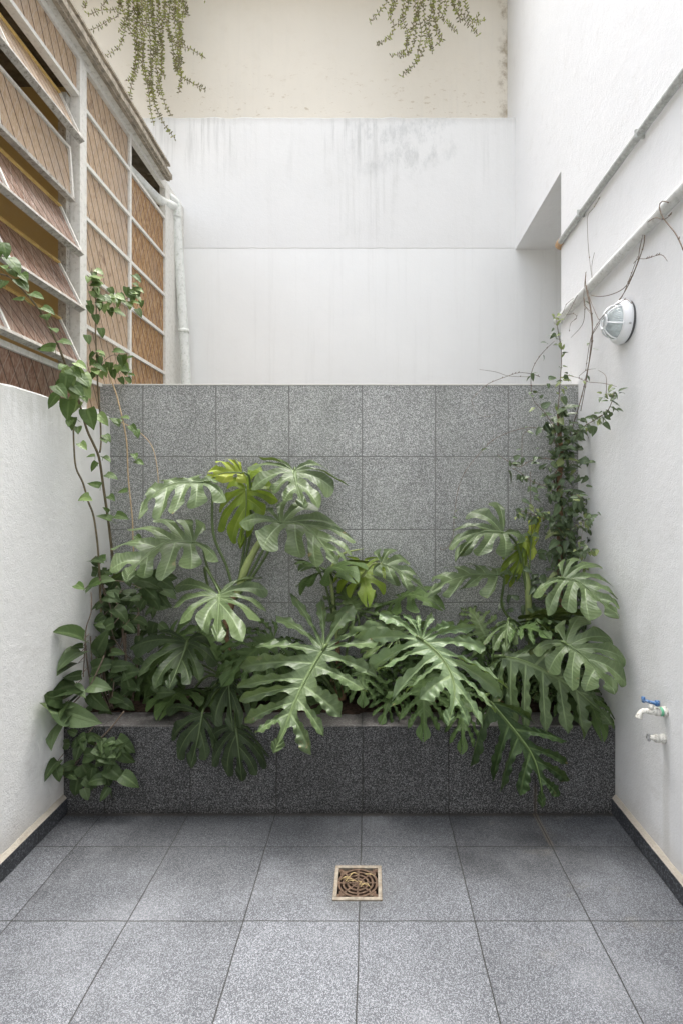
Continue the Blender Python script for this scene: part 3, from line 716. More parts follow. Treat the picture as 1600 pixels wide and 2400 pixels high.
for k in range(13):
    a = random.uniform(-.3, .9)+(math.pi if random.random() < .5 else 0); c0 = dc+Vector((random.uniform(-.05, .03), random.uniform(-.03, .035), .006+random.random()*.006)); L = random.uniform(.015, .06)
    d = Vector((math.cos(a), math.sin(a), random.uniform(-.1, .25)))
    m.tube([c0, c0+d*L*.5+Vector((0, 0, .004)), c0+d*L+Vector((random.uniform(-.01, .01), random.uniform(-.01, .01), -.002))], [.0010, .0016, .0005], 5)
m.build('blades', M['straw'], st)

# ------------------------------------------------------------------ leaf builders
MON = dict(o=[0, 0, .0, .08, .22, .40, .64], a=[172, 136, 104, 78, 56, 38, 2], l=[.34, .50, .58, .60, .55, .47, .36])
PHI = dict(o=[0, 0, 0, .04, .12, .23, .36, .50, .65, .84], a=[160, 139, 117, 95, 77, 63, 51, 41, 30, 2], l=[.42, .52, .55, .58, .57, .52, .46, .40, .31, .16])
def sm(x, a, b):
    t_ = max(0, min(1, (x-a)/(b-a))); return t_*t_*(3-2*t_)
def blade(kind, rng, wid=1.0, kx=.9, ky=.8, fold=.12, rand=.10, pleat=.018):
    T = MON if kind == 'm' else PHI
    n = len(T['o'])-1; V = []; Fc = []; UV = []
    rows = 16 if kind == 'm' else 26; cols = 7
    def ray(s_, r, cv):
        s_ = max(0, min(n, s_)); i = min(int(s_), n-1); t_ = s_-i
        o = T['o'][i]*(1-t_)+T['o'][i+1]*t_; a = T['a'][i]*(1-t_)+T['a'][i+1]*t_; l = T['l'][i]*(1-t_)+T['l'][i+1]*t_
        fwd = 1 if i < n-1 else 1-t_
        x = o; y = 0.0; k = 6; 
        for j in range(k):
            rr = (j+.5)/k*r; aa = R(a+(cv*.35-cv*rr)*fwd)
            x += math.cos(aa)*l*r/k; y += math.sin(aa)*l*r/k
        return x, y, l
    for side in (1, -1):
        for k in range(n):
            last = k == n-1
            r0 = (.20 if kind == 'm' else .18)+rng.uniform(-.04, .12)
            if k == 0: r0 = .1
            dw = rng.uniform(.34, .48) if kind == 'm' else rng.uniform(.50, .62)
            cv = rng.uniform(24, 40) if kind == 'm' else rng.uniform(14, 34)
            cv0 = 32 if kind == 'm' else 24
            ln = rng.uniform(.92, 1.06); dz = rng.uniform(-1, 1)*rand-(.06 if kind == 'm' else .10); tw = rng.uniform(-1, 1)*rand*1.2
            ph = rng.uniform(0, 6.28); fq = rng.uniform(3.4, 5.2); 
            base = len(V)
            for i in range(rows+1):
                r = i/rows
                if kind == 'm':
                    wv = 1-dw*sm(r, r0, r0+.20)+dw*.45*sm(r, .5, .95)
                    if r > .9: wv *= 1-.18*((r-.9)/.1)**2
                else:
                    wv = 1-dw*sm(r, r0, r0+.13)
                    wv *= 1+.34*sm(r, .35, .75)
                    if r > .78: wv *= math.sqrt(max(.03, 1-((r-.78)/.22)**2*.98))
                if last: wv = 1-(1-wv)*.55 if r < .97 else 1-(1-wv)*.8
                wv0 = wv
                for j in range(cols):
                    c = j/(cols-1); e = abs(2*c-1); wv = wv0
                    if kind == 'p' and not last: wv *= 1+.13*math.sin(fq*2*math.pi*r+ph+(0 if j < cols/2 else 1.9))*sm(r, r0+.05, r0+.2)
                    if last: s_ = k+1-(1-c)*wv; ec = (1-c)
                    else: s_ = k+.5+(c-.5)*wv; ec = e
                    g_ = sm(r, r0, r0+.35)
                    if kind == 'm': re = r*(1-((.20*(1-c)**1.4+.05*c**3) if not last else .34*ec**1.5)*sm(r, .35, 1))
                    else: re = r*(1-.05*ec**2)
                    re *= 1+(ln-1)*g_*(0 if last else 1)
                    cvv = cv0+(cv-cv0)*g_
                    x, y, l = ray(s_, re, cvv)
                    z = pleat*(e if not last else (1-c))*math.sin(min(1, r*1.4)*math.pi*.75)*1.3
                    z += (dz*g_*re*re*l*2.0+tw*g_*(c-.5)*re*l*1.2)*(0 if last else 1)
                    if kind == 'p' and not last:
                        z += .020*ec*math.sin(fq*2*math.pi*r+ph+(1.9 if c > .5 else 0))*sm(r, r0, r0+.2)
                    elif kind == 'm': z += .012*math.sin(9*x+5*y*side+ph*0)*ec
                    V.append([x, y*side, z]); UV.append((c if not last else .06+.44*c if False else (c*.5+0.0 if False else min(.99, c*.98)) , max(r, .0)))
            for i in range(rows):
                for j in range(cols-1):
                    a = base+i*cols+j; b = a+1; c_ = b+cols; d = a+cols
                    Fc.append((a, d, c_, b) if side > 0 else (a, b, c_, d))
    # widen, bend
    out = []; wid *= 1.34 if kind == 'm' else 1.22; ky *= .72
    for (x, y, z) in V:
        y *= wid; ay = abs(y); sg = 1 if y >= 0 else -1
        kb = 1-.55*sm(-x, -.12, .22)
        z2 = z+fold*ay-(1-math.cos(ky*ay))/ky*kb
        y2 = math.sin(min(ky*ay, 1.6))/ky*sg
        th = kx*x
        if x > 0:
            bx, bz, ca, sa = math.sin(th)/kx, -(1-math.cos(th))/kx, math.cos(th), math.sin(th)
        else: bx, bz, ca, sa = x, -x*.22, 1, 0
        out.append(Vector((bx+z2*sa, y2, bz+z2*ca)))
    return out, Fc, UV
def place(vs, B, T, N, kx):
    tip = Vector((math.sin(kx)/kx, 0, -(1-math.cos(kx))/kx)); e1 = tip.normalized(); e3 = Vector((-e1.z, 0, e1.x)); e2 = Vector((0, 1, 0))
    D = T-B; E1 = D.normalized(); N = Vector(N); N.y *= 1.45; E3 = N-E1*N.dot(E1); E3.normalize(); E2 = E3.cross(E1); sc = D.length/tip.length
    return [B+(E1*v.dot(e1)+E2*v.dot(e2)+E3*v.dot(e3))*sc for v in vs], E1, E3
def solveT(B, tx, ty, chord, sgn=-1):
    best = None
    for i in range(240):
        Y = B.y+sgn*i*.004; T = at(tx, ty, Y)
        d = (T-B).length
        if best is None or abs(d-chord) < best[0]: best = (abs(d-chord), T)
    return best[1]
def big_leaf(plant, kind, bx, by, YB_, tx, ty, L, mat, root, N=(0, -.55, 1), wid=1.0, kx=.9, ky=.9, fold=.10, seed=0, rand=.10, sgn=-1, pr=.007, pmat='petiole', sag=.15, label=None, via=None, plt=.018):
    rng = random.Random(seed*77+int(bx)*3+int(by))
    B = at(bx, by, YB_); chord = L*(2*math.sin(kx/2)/kx)
    T = solveT(B, tx, ty, chord, sgn)
    vs, fs, uv = blade(kind, rng, wid, kx, ky, fold, rand, plt)
    pts, E1, E3 = place(vs, B, T, N, kx)
    ymax = YG-.012                                       # nothing grows through the partition wall
    for p in pts:
        if p.y > ymax and p.z < ZG: p.y = ymax
        if p.x > XR-.012: p.x = XR-.012-.1*min(.05, p.x-XR+.012)
        if p.x < XL+.012: p.x = XL+.012
    m = MB(); m.add(pts, fs, uv); 
    lf = m.build('leaf', M[mat], plant, smooth=True, weld=True)
    if label: lf['label'] = label
    # midrib ridge and petiole
    rp = Vector(root)
    d = rp-B; mid1 = B-E1*.05-E3*.03+Vector((0, 0, -.02)); mid2 = B.lerp(rp, .5)+Vector((0, .02, sag*.35))
    q = [B+E1*.004-E3*.004, mid1] + ([at(*v_) for v_ in via] if via else [mid2]) + [rp]
    for p in q: p.y = min(p.y, YG-.015)
    m = MB(); m.tube(q, [pr*.65, pr*.85] + [pr]*(len(q)-3) + [pr*1.25], 8, step=.03); m.build('petiole', M[pmat], lf, smooth=True)
    return lf

def cS(x, y): return (x*.38265, 1300+y*.38265)
def K1(x, y): return (220+x*.4209, 1020+y*.4209)
def K3(x, y): return (500+x*.3508, 1350+y*.3508)
def K4(x, y): return (850+x*.4145, 1150+y*.4145)
def K5(x, y): return (850+x*.4145, 1400+y*.4145)
def shaped_leaf(plant, kind, conv, mid, left, right, Y0, mat, root, a=0.0, b=-.002, b2=None, bulge=.12, wf=1.0, curl=.06, seed=0, pr=.007, pmat='petiole', via=None, label=None, nrm=(0, -.6, .8), cup=0.0, pleat=1.0):
    """leaf whose veins are given one by one: mid = rib from petiole to tip, left/right = (place on the rib, x, y) of each lobe tip from the back to the front;
    a, b, b2 tilt the blade in depth, so it is a real leaf leaning over the bed"""
    rng = random.Random(seed*31+7)
    if b2 is None: b2 = b
    Mp = [Vector((*conv(*p), 0)) for p in mid]; Ms, _ = crom(Mp, [0]*len(Mp), 6)
    J = Ms[0]; tipp = Ms[-1]
    cum = [0]
    for i in range(1, len(Ms)): cum.append(cum[-1]+(Ms[i]-Ms[i-1]).length)
    Lm = cum[-1]
    def mp(t_):
        d = max(0, min(1, t_))*Lm
        for i in range(1, len(Ms)):
            if cum[i] >= d: return Ms[i-1].lerp(Ms[i], (d-cum[i-1])/max(1e-6, cum[i]-cum[i-1]))
        return Ms[-1]
    N = Vector(nrm).normalized(); m = MB()
    scale_ = Y0/F
    def world(p, off):
        if kind == 'm': p = J+(p-J)*1.07
        dx, dy = p.x-J.x, p.y-J.y
        Y = Y0+a*dx+(b if dy > 0 else b2)*dy+cup*(dx*dx+dy*dy)*1e-5
        return at(p.x, p.y, Y)+N*off
    rows = 18 if kind == 'm' else 30; cols = 9
    for side, lobes in ((1, left), (-1, right)):
        nodes = []                                     # alternating valley / vein
        V_ = [(t_, Vector((*conv(x, y), 0))) for (t_, x, y) in lobes]
        n = len(V_)
        d0 = V_[0][1]-J
        nxt = (V_[1][1] if n > 1 else tipp)-J
        ang = (1 if d0.x*nxt.y-d0.y*nxt.x < 0 else -1)*R(14)
        rot = Vector((d0.x*math.cos(ang)-d0.y*math.sin(ang), d0.x*math.sin(ang)+d0.y*math.cos(ang), 0))
        nodes.append((0.0, J+rot*.86))
        for k in range(n):
            nodes.append((V_[k][0], V_[k][1]))
            t2, q2 = (V_[k+1][0], V_[k+1][1]) if k+1 < n else (.9, tipp)
            tv = (V_[k][0]+min(t2, .86))/2; o = mp(tv); q = (V_[k][1]+q2)/2
            la = ((V_[k][1]-mp(V_[k][0])).length+(q2-mp(min(t2, .9))).length)/2; d = q-o
            q = o+d.normalized()*(la*.96 if d.length < la else d.length*.98) if d.length > 1 else q
            nodes.append((tv, q))
        nodes.append((.86, tipp))
        turn = []
        for i in range(len(nodes)):
            o = mp(nodes[i][0]); d = nodes[i][1]-o; tp = tipp-o
            turn.append(1 if d.x*tp.y-d.y*tp.x > 0 else -1)
        sgn_ = 1 if sum(turn) > 0 else -1
        def ray(s_, r):
            s_ = max(0, min(len(nodes)-1.0, s_)); i = min(int(s_), len(nodes)-2); t_ = s_-i
            to = nodes[i][0]*(1-t_)+nodes[i+1][0]*t_
            q0, q1 = nodes[i][1], nodes[i+1][1]; o = mp(to); q = q0.lerp(q1, t_)
            d = q-o; fw = 1 if s_ < len(nodes)-2 else max(0, len(nodes)-1-s_)
            perp = Vector((d.y, -d.x, 0))*sgn_*bulge*fw
            c_ = o+d*.5+perp
            return o*(1-r)**2+c_*2*r*(1-r)+q*r*r, d.length*scale_
        for k in range(n+1):
            last = k == n
            r0 = (.17 if kind == 'm' else .15)+rng.uniform(-.03, .07)
            dw = (rng.uniform(.24, .35) if kind == 'm' else rng.uniform(.46, .58))*wf
            fq = rng.uniform(3.6, 5.4); ph = rng.uniform(0, 6.28); ph2 = rng.uniform(0, 6.28); tw_ = rng.uniform(-1, 1); cu = rng.uniform(.3, 1.2)*curl
            base = len(m.v); vs = []; uv = []
            nc = cols if not last else 6
            for i in range(rows+1):
                r_ = i/rows
                if kind == 'm':
                    w0 = 1-dw*sm(r_, r0, r0+.20)+dw*.5*sm(r_, .5, .95)
                    if r_ > .9: w0 *= 1-.2*((r_-.9)/.1)**2
                else:
                    w0 = (1-dw*sm(r_, r0, r0+.14))*(1+.25*sm(r_, .35, .75))
                    if r_ > .74: w0 *= math.sqrt(max(.02, 1-((r_-.74)/.26)**2*.985))
                for j in range(nc):
                    if last:
                        c = .5*j/(nc-1); e = 1-2*c; w1 = w0 if kind == 'p' else 1-(1-w0)*.7
                        s_ = 2*n+1-(1-2*c)*w1
                    else:
                        c = j/(nc-1); e = abs(2*c-1); w1 = w0
                        if kind == 'p': w1 *= 1+.15*math.sin(fq*6.283*r_+(ph if c < .5 else ph2))*sm(r_, r0+.05, r0+.25)
                        s_ = 2*k+1+(2*c-1)*w1
                    g_ = sm(r_, r0, r0+.35)
                    if kind == 'm': re = r_*(1-(.17*(1-c)**1.6+.10*c**3 if not last else .22*e**1.7)*sm(r_, .4, 1))
                    else: re = r_*(1-.04*e*e)
                    p, ln = ray(s_, re)
                    off = .010*pleat*(e-.4)*sm(r_, 0, .35)*(1.4 if kind == 'p' else 1.2)
                    off -= cu*g_*re*re*ln*2.2
                    off += tw_*g_*(c-.5)*re*ln*.32
                    if kind == 'p': off += .008*e*math.sin(fq*6.283*r_+(ph if c < .5 else ph2)+1.2)*sm(r_, r0, r0+.25)
                    else: off += .004*math.sin(12*r_+k*2+ph)*e*g_
                    off += .012*math.sin(r_*3.1)*(1 if kind == 'm' else .6)
                    vs.append(world(p, off)); uv.append((c if not last else min(.5, c), r_))
            fs = []
            for i in range(rows):
                for j in range(nc-1):
                    q = i*nc+j; fs.append((q, q+nc, q+nc+1, q+1) if (side > 0) else (q, q+1, q+nc+1, q+nc))
            m.add(vs, fs, uv)
    # face the upper side toward the sky and the yard
    nsum = Vector((0, 0, 0))
    for f_ in m.f[:400]:
        p0, p1, p2 = [Vector(m.v[i]) for i in f_[:3]]; nsum += (p1-p0).cross(p2-p0)
    half = len(m.f)
    tot1 = Vector((0, 0, 0)); 
    for fi, f_ in enumerate(m.f):
        p0, p1, p2, p3 = [Vector(m.v[i]) for i in f_]
        if (p2-p0).cross(p3-p1).dot(N) < 0: m.f[fi] = tuple(reversed(f_))
    for i, (x, y, z) in enumerate(m.v):
        x = max(XL+.010, min(XR-.010, x))
        if z < ZG: y = min(y, YG-.010)
        m.v[i] = (x, y, z)
    lf_ = m.build('leaf', M[mat], plant, smooth=True, weld=True)
    if label: lf_['label'] = label
    # rib
    mr_ = MB(); P = [world(mp(t_), .0055) for t_ in [k/10 for k in range(10)]]
    mr_.tube(P, [.0034*(1-.09*k) for k in range(10)], 6, step=.03); mr_.build('midrib', M['rib' if kind == 'p' else 'rib_dim'], lf_, smooth=True)
    B = world(J, .003); rp = Vector(root)
    d1 = world(mp(.12), .003)-B; d1.normalize()
    q = [B+d1*.01, B-d1*.035+Vector((0, .012, -.012))] + ([at(*v_) for v_ in via] if via else [B.lerp(rp, .5)+Vector((0, .03, .03))]) + [rp]
    for p in q: p.y = min(p.y, YG-.015)
    m2 = MB(); m2.tube(q, [pr*.6, pr*.85] + [pr]*(len(q)-3) + [pr*1.25], 8, step=.03); m2.build('petiole', M[pmat], lf_, smooth=True)
    return lf_

# ------------------------------------------------------------------ monsteras
r1 = at(545, 1600, 2.80); r1u = at(540, 1440, 2.82)
mo = thing('monstera_plant', at(540, 1660, 2.80), 'tall split leaf monstera at the left of the planter, topped by a yellow-green leaf', 'plant')
m = MB(); m.tube([at(540, 1670, 2.80), at(538, 1560, 2.80), at(528, 1480, 2.82), at(545, 1410, 2.83), at(562, 1375, 2.84)], [.022, .020, .019, .018, .013], 12); m.build('stem', M['bark'], mo, smooth=True)
m = MB(); m.tube([at(555, 1400, 2.83), at(575, 1335, 2.84), at(600, 1285, 2.84), at(632, 1232, 2.83)], [.015, .021, .017, .008], 12); m.build('sheath', M['petiole_pale'], mo, smooth=True)
cr = at(552, 1405, 2.83)
BL = lambda *a, **k: big_leaf(mo, 'm', *a, **k)
SL = lambda *a, **k: shaped_leaf(mo, 'm', *a, **k)
SL(K1, [(615, 265), (470, 270), (350, 330), (268, 450)], [(0, 735, 350), (.08, 560, 380), (.22, 442, 425), (.45, 372, 440)], [(0, 700, 250), (.12, 520, 233), (.35, 400, 243), (.6, 315, 290)], 2.78, 'monstera', cr, a=.0005, b=-.0022, b2=-.003, seed=1, via=[(500, 1250, 2.80), (532, 1330, 2.82)], curl=.10)
SL(K1, [(850, 300), (848, 430), (818, 612)], [(0, 905, 150), (0, 1000, 290), (.03, 1026, 365), (.15, 950, 435), (.45, 880, 530)], [(0, 770, 235), (0, 700, 400), (.04, 688, 530), (.28, 768, 592)], 2.88, 'monstera_olive', cr, b=-.0003, b2=-.001, seed=2, via=[(590, 1230, 2.93), (570, 1330, 2.9)], curl=.03, nrm=(0, -1, .2), label='olive young leaf hanging down')
SL(K1, [(826, 214), (730, 215), (618, 262)], [(0, 850, 262), (.3, 720, 262)], [(0, 800, 140), (.02, 745, 126), (.15, 700, 140), (.4, 640, 200)], 2.84, 'monstera_yellow', cr, b=-.001, b2=-.001, seed=3, via=[(585, 1200, 2.92), (565, 1330, 2.9)], curl=.03, wf=.8, label='bright yellow-green leaf')
SL(K1, [(1115, 200), (1130, 280), (1165, 385)], [(0, 940, 122), (0, 850, 150), (.03, 872, 272), (.12, 1002, 305), (.45, 1055, 355)], [(0, 1270, 155), (.0, 1420, 235), (.08, 1335, 262), (.3, 1250, 388)], 2.76, 'monstera', cr, b=-.0028, b2=-.003, seed=4, via=[(655, 1210, 2.84), (590, 1340, 2.84)], curl=.10)
SL(K1, [(560, 600), (430, 595), (300, 680), (205, 797)], [(0, 690, 688), (.05, 542, 738), (.22, 374, 785), (.6, 290, 780)], [(0, 615, 480), (.02, 500, 458), (.12, 368, 447), (.25, 225, 498), (.45, 104, 600), (.7, 99, 735)], 2.76, 'monstera', cr, a=.0006, b=-.0020, b2=-.0016, seed=5, via=[(490, 1340, 2.80), (530, 1400, 2.82)])
SL(K1, [(1040, 490), (1160, 500), (1260, 600), (1335, 697)], [(0, 806, 478), (.03, 940, 628), (.2, 1150, 672), (.5, 1228, 716)], [(0, 960, 390), (0, 1050, 360), (.03, 1200, 362), (.1, 1362, 495), (.3, 1447, 582), (.55, 1424, 655), (.75, 1386, 690)], 2.74, 'monstera', cr, b=-.0022, b2=-.0016, seed=6, via=[(630, 1290, 2.82), (580, 1370, 2.83)])
SL(K1, [(695, 890), (693, 1000), (690, 1128)], [(0, 445, 818), (.02, 440, 945), (.03, 472, 1032), (.10, 603, 1066)], [(0, 935, 780), (.01, 968, 850), (.02, 958, 960), (.06, 928, 1020), (.14, 822, 1128)], 2.66, 'monstera', at(530, 1480, 2.8), b=-.0028, b2=-.0022, seed=7, via=[(480, 1330, 2.78), (500, 1420, 2.80)])
SL(cS, [(1150, 540), (1110, 650), (1045, 808)], [(0, 960, 468), (0, 803, 545), (.04, 842, 738), (.14, 942, 806)], [(0, 1260, 490), (.0, 1330, 660), (.08, 1215, 762), (.35, 1165, 780)], 2.62, 'monstera_shaded', at(530, 1560, 2.8), b=-.0022, b2=-.0022, seed=8)
SL(cS, [(1400, 755), (1410, 900), (1425, 1060)], [(0, 1270, 830), (.03, 1245, 935), (.12, 1315, 1035)], [(0, 1500, 850), (.04, 1545, 955), (.2, 1465, 1045)], 2.58, 'monstera_shaded', r1, b=-.0012, b2=-.0016, seed=9)
SL(cS, [(1240, 980), (1215, 1120), (1175, 1283)], [(0, 1015, 930), (.02, 1045, 1110), (.12, 1088, 1238)], [(0, 1330, 1010), (.04, 1342, 1205), (.3, 1255, 1245)], 2.52, 'monstera_shaded', r1, b=-.0006, b2=-.0016, seed=10)
SL(K3, [(150, 1010), (170, 1170), (190, 1345)], [(0, -20, 1060), (.03, -10, 1262), (.12, 92, 1315)], [(0, 255, 1030), (.02, 372, 1200), (.1, 355, 1262), (.35, 285, 1318)], 2.49, 'monstera_shaded', r1, b=-.0004, b2=-.0014, seed=11)
BL(430, 1620, 2.78, 370, 1690, .26, 'monstera_shaded', r1, N=(-.2, -.9, .8), seed=12)

mc = thing('monstera_plant', at(790, 1660, 2.84), 'small monstera in the middle of the planter with an olive underside leaf', 'plant')
c2 = at(790, 1500, 2.88)
m = MB(); m.tube([at(800, 1670, 2.86), at(795, 1580, 2.88), c2], [.016, .014, .012], 10); m.build('stem', M['bark'], mc, smooth=True)
m = MB(); m.tube([c2, at(780, 1400, 2.88), at(775, 1340, 2.88), at(800, 1300, 2.88), at(852, 1286, 2.86)], [.011, .010, .009, .007, .0015], 10); m.build('leaf_sheath', M['petiole_pale'], mc, smooth=True)
BM = lambda *a, **k: big_leaf(mc, 'm', *a, **k)
shaped_leaf(mc, 'm', K4, [(105, 415), (200, 455), (345, 562)], [(0, 55, 465), (.1, 190, 520), (.4, 258, 557)], [(0, 62, 330), (0, 168, 317), (.08, 250, 388), (.35, 302, 470)], 2.80, 'monstera', c2, b=-.002, b2=-.0016, seed=21, via=[(862, 1333, 2.84), (820, 1400, 2.88)], pmat='petiole_pale', curl=.08)
BM(850, 1330, 2.92, 862, 1424, .26, 'monstera_olive', c2, N=(.1, -1, .2), kx=.6, ky=1.0, seed=22, wid=.9, label='olive young leaf seen from below')
BM(771, 1335, 2.84, 838, 1368, .30, 'monstera_shaded', c2, N=(.0, -.45, 1), kx=1.1, ky=.9, seed=23, wid=1.0)
BM(940, 1400, 2.90, 1040, 1432, .30, 'monstera_shaded', c2, N=(.1, -.45, 1), kx=1.2, ky=1.0, seed=24, wid=.9)
BM(745, 1330, 2.88, 700, 1340, .2, 'monstera_shaded', c2, N=(-.1, -.6, .9), kx=.9, ky=1.0, seed=25, wid=.9)

r3 = at(1250, 1620, 2.82); mr = thing('monstera_plant', at(1255, 1660, 2.82), 'monstera at the right of the planter beside the small leafed climber', 'plant')
m = MB(); m.tube([at(1255, 1670, 2.82), at(1250, 1560, 2.83), at(1240, 1470, 2.85), at(1236, 1380, 2.86), at(1228, 1310, 2.87), at(1235, 1262, 2.87)], [.022, .020, .018, .018, .014, .010], 12); m.build('stem', M['petiole_pale'], mr, smooth=True)
c3 = at(1242, 1500, 2.84)
BR = lambda *a, **k: big_leaf(mr, 'm', *a, **k)
SR = lambda *a, **k: shaped_leaf(mr, 'm', *a, **k)
SR(K4, [(790, 238), (680, 235), (600, 300), (540, 388)], [(0, 925, 262), (.0, 805, 362), (.14, 650, 357), (.40, 560, 357)], [(0, 755, 45), (.02, 605, 93), (.1, 510, 205), (.35, 493, 310)], 2.78, 'monstera', at(1235, 1400, 2.86), b=-.0020, b2=-.0010, seed=31, via=[(1215, 1290, 2.84)], curl=.08)
SR(K4, [(915, 285), (880, 400), (835, 532)], [(0, 935, 300), (.1, 925, 420), (.4, 880, 500)], [(0, 870, 285), (.05, 790, 370), (.2, 768, 455), (.5, 800, 520)], 2.87, 'monstera_olive', at(1236, 1400, 2.87), b=-.0003, b2=-.001, seed=34, curl=.03, nrm=(-.2, -1, .2), label='olive young leaf hanging beside its stem')
SR(K4, [(940, 400), (945, 300), (968, 220), (1002, 138)], [(.25, 918, 270), (.6, 935, 165)], [(.2, 972, 310), (.55, 1000, 210)], 2.84, 'monstera_yellow', at(1236, 1390, 2.87), b=-.0003, b2=-.0005, seed=35, curl=.02, wf=.4, nrm=(.4, -1, .1), label='bright upright leaf still half rolled')
SR(K4, [(820, 745), (812, 820), (805, 902)], [(0, 735, 775), (.02, 678, 850), (.2, 738, 884)], [(0, 872, 790), (.1, 878, 855)], 2.64, 'monstera', c3, b=-.0022, b2=-.002, seed=36)
SR(K4, [(760, 480), (620, 475), (480, 520), (388, 590)], [(0, 705, 592), (.2, 570, 542), (.45, 498, 590)], [(0, 850, 460), (0, 740, 430), (.15, 620, 408), (.35, 480, 425), (.6, 410, 470)], 2.78, 'monstera', c3, b=-.0024, b2=-.002, seed=32, via=[(1175, 1420, 2.83), (1210, 1470, 2.84)], curl=.08)
SR(K4, [(1125, 498), (1210, 515), (1320, 610), (1430, 700)], [(0, 965, 578), (.05, 1052, 680), (.18, 1158, 662), (.35, 1278, 722)], [(0, 1110, 400), (0, 1200, 355), (.03, 1330, 388), (.08, 1438, 515), (.3, 1432, 600), (.6, 1442, 655)], 2.52, 'monstera', c3, a=-.0004, b=-.0016, b2=-.0016, seed=33, via=[(1300, 1420, 2.68), (1265, 1480, 2.78)], curl=.08)
SR(K5, [(1145, 265), (1240, 330), (1330, 430), (1408, 525)], [(0, 960, 290), (.02, 1052, 412), (.16, 1188, 517), (.55, 1250, 514)], [(0, 1090, 150), (.0, 1230, 95), (.04, 1412, 212), (.14, 1490, 335), (.35, 1491, 468)], 2.42, 'monstera', r3, a=-.0005, b=-.0010, b2=-.0016, seed=37, pr=.008, curl=.06)
BR(1290, 1450, 2.72, 1335, 1430, .25, 'monstera_shaded', c3, N=(.1, -.8, .8), kx=.8, seed=38)
BR(1370, 1630, 2.60, 1412, 1740, .26, 'monstera_shaded', r3, N=(.2, -1, .3), kx=.6, seed=39, wid=.8, rand=.03)

# ------------------------------------------------------------------ philodendrons
ph1 = thing('philodendron_plant', at(800, 1650, 2.80), 'philodendron with one huge grey-green deeply lobed leaf over the planter centre', 'plant')
rp1 = at(800, 1640, 2.80)
m = MB(); m.tube([at(800, 1680, 2.80), at(798, 1620, 2.80), at(780, 1590, 2.80)], [.026, .026, .02], 10); m.build('stem', M['bark'], ph1, smooth=True)
BP = lambda pl_, *a, **k: big_leaf(pl_, 'p', *a, **k)
shaped_leaf(ph1, 'p', K3, [(735, 490), (625, 680), (530, 880), (470, 1040), (400, 1182)],
  [(0, 715, 150), (0, 505, 92), (0, 415, 238), (.02, 248, 452), (.14, 168, 595), (.30, 150, 728), (.38, 165, 815), (.52, 205, 972), (.62, 275, 1045)],
  [(0, 930, 175), (.0, 1185, 300), (.0, 1120, 440), (.04, 1092, 662), (.16, 1030, 762), (.36, 852, 935), (.48, 735, 1062), (.62, 650, 1182)],
  2.46, 'philo', rp1, b=-.0010, b2=-.0017, bulge=.06, wf=1.0, seed=41, pr=.010, nrm=(0, -.75, .65), curl=.05, label='largest lobed leaf with a browned lobe')
BP(ph1, 640, 1500, 2.78, 520, 1610, .38, 'philo_shaded', rp1, N=(-.1, -.7, .9), seed=42, wid=.95)
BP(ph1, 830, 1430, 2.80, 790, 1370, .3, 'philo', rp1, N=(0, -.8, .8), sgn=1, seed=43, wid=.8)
BP(ph1, 700, 1600, 2.80, 600, 1700, .30, 'philo_shaded', rp1, N=(-.1, -.9, .6), seed=44)
BP(ph1, 850, 1560, 2.78, 850, 1660, .28, 'philo_shaded', rp1, N=(0, -.9, .6), seed=45)
ph2 = thing('philodendron_plant', at(1010, 1650, 2.80), 'philodendron with fresh green lobed leaves right of the planter centre', 'plant')
rp2 = at(1010, 1640, 2.80)
m = MB(); m.tube([at(1012, 1680, 2.80), at(1010, 1620, 2.80), at(1000, 1580, 2.80)], [.026, .026, .02], 10); m.build('stem', M['bark'], ph2, smooth=True)
shaped_leaf(ph2, 'p', K5, [(330, 240), (430, 325), (500, 440), (515, 560), (480, 722)],
  [(0, 240, 85), (0, 95, 60), (0, -60, 225), (.02, 20, 410), (.14, 75, 400), (.22, 165, 560), (.32, 242, 515), (.48, 318, 560)],
  [(0, 310, 88), (0, 392, 85), (0, 520, 135), (.02, 640, 150), (.06, 700, 260), (.16, 826, 500), (.26, 790, 532), (.42, 755, 640), (.55, 680, 730), (.70, 600, 718)],
  2.48, 'philo_fresh', rp2, b=-.0012, b2=-.0018, bulge=.08, seed=51, pr=.010, nrm=(0, -.7, .7), curl=.07)
BP(ph2, 990, 1590, 2.66, 990, 1740, .36, 'philo_shaded', rp2, N=(0, -1, .5), seed=52, wid=.9)
BP(ph2, 930, 1490, 2.74, 880, 1440, .34, 'philo', rp2, N=(0, -.6, 1), sgn=1, seed=53, wid=.9)
BP(ph2, 1080, 1620, 2.68, 1080, 1770, .34, 'philo_shaded', rp2, N=(0, -1, .4), seed=54, wid=.7)
BP(ph2, 920, 1610, 2.72, 890, 1700, .24, 'philo_shaded', rp2, N=(0, -1, .5), seed=55, wid=.9, label='dull leaf with browned lobes')
ph3 = thing('philodendron_plant', at(1180, 1650, 2.80), 'philodendron whose dark lobed leaf hangs over the right of the planter front', 'plant')
rp3 = at(1180, 1640, 2.80)
m = MB(); m.tube([at(1182, 1680, 2.80), at(1180, 1620, 2.80), at(1175, 1580, 2.80)], [.026, .026, .02], 10); m.build('stem', M['bark'], ph3, smooth=True)
shaped_leaf(ph3, 'p', K5, [(790, 335), (900, 360), (1050, 430), (1200, 520), (1412, 715)],
  [(0, 690, 420), (0, 745, 600), (.06, 855, 742), (.18, 925, 753), (.32, 1048, 754), (.46, 1170, 760), (.62, 1262, 788)],
  [(0, 760, 250), (0, 850, 225), (.08, 1010, 255), (.25, 1180, 190), (.45, 1290, 440), (.65, 1370, 590)],
  2.52, 'philo', rp3, a=-.0002, b=-.0006, b2=-.0022, bulge=.05, seed=61, pr=.010, nrm=(.1, -.7, .7), curl=.05)
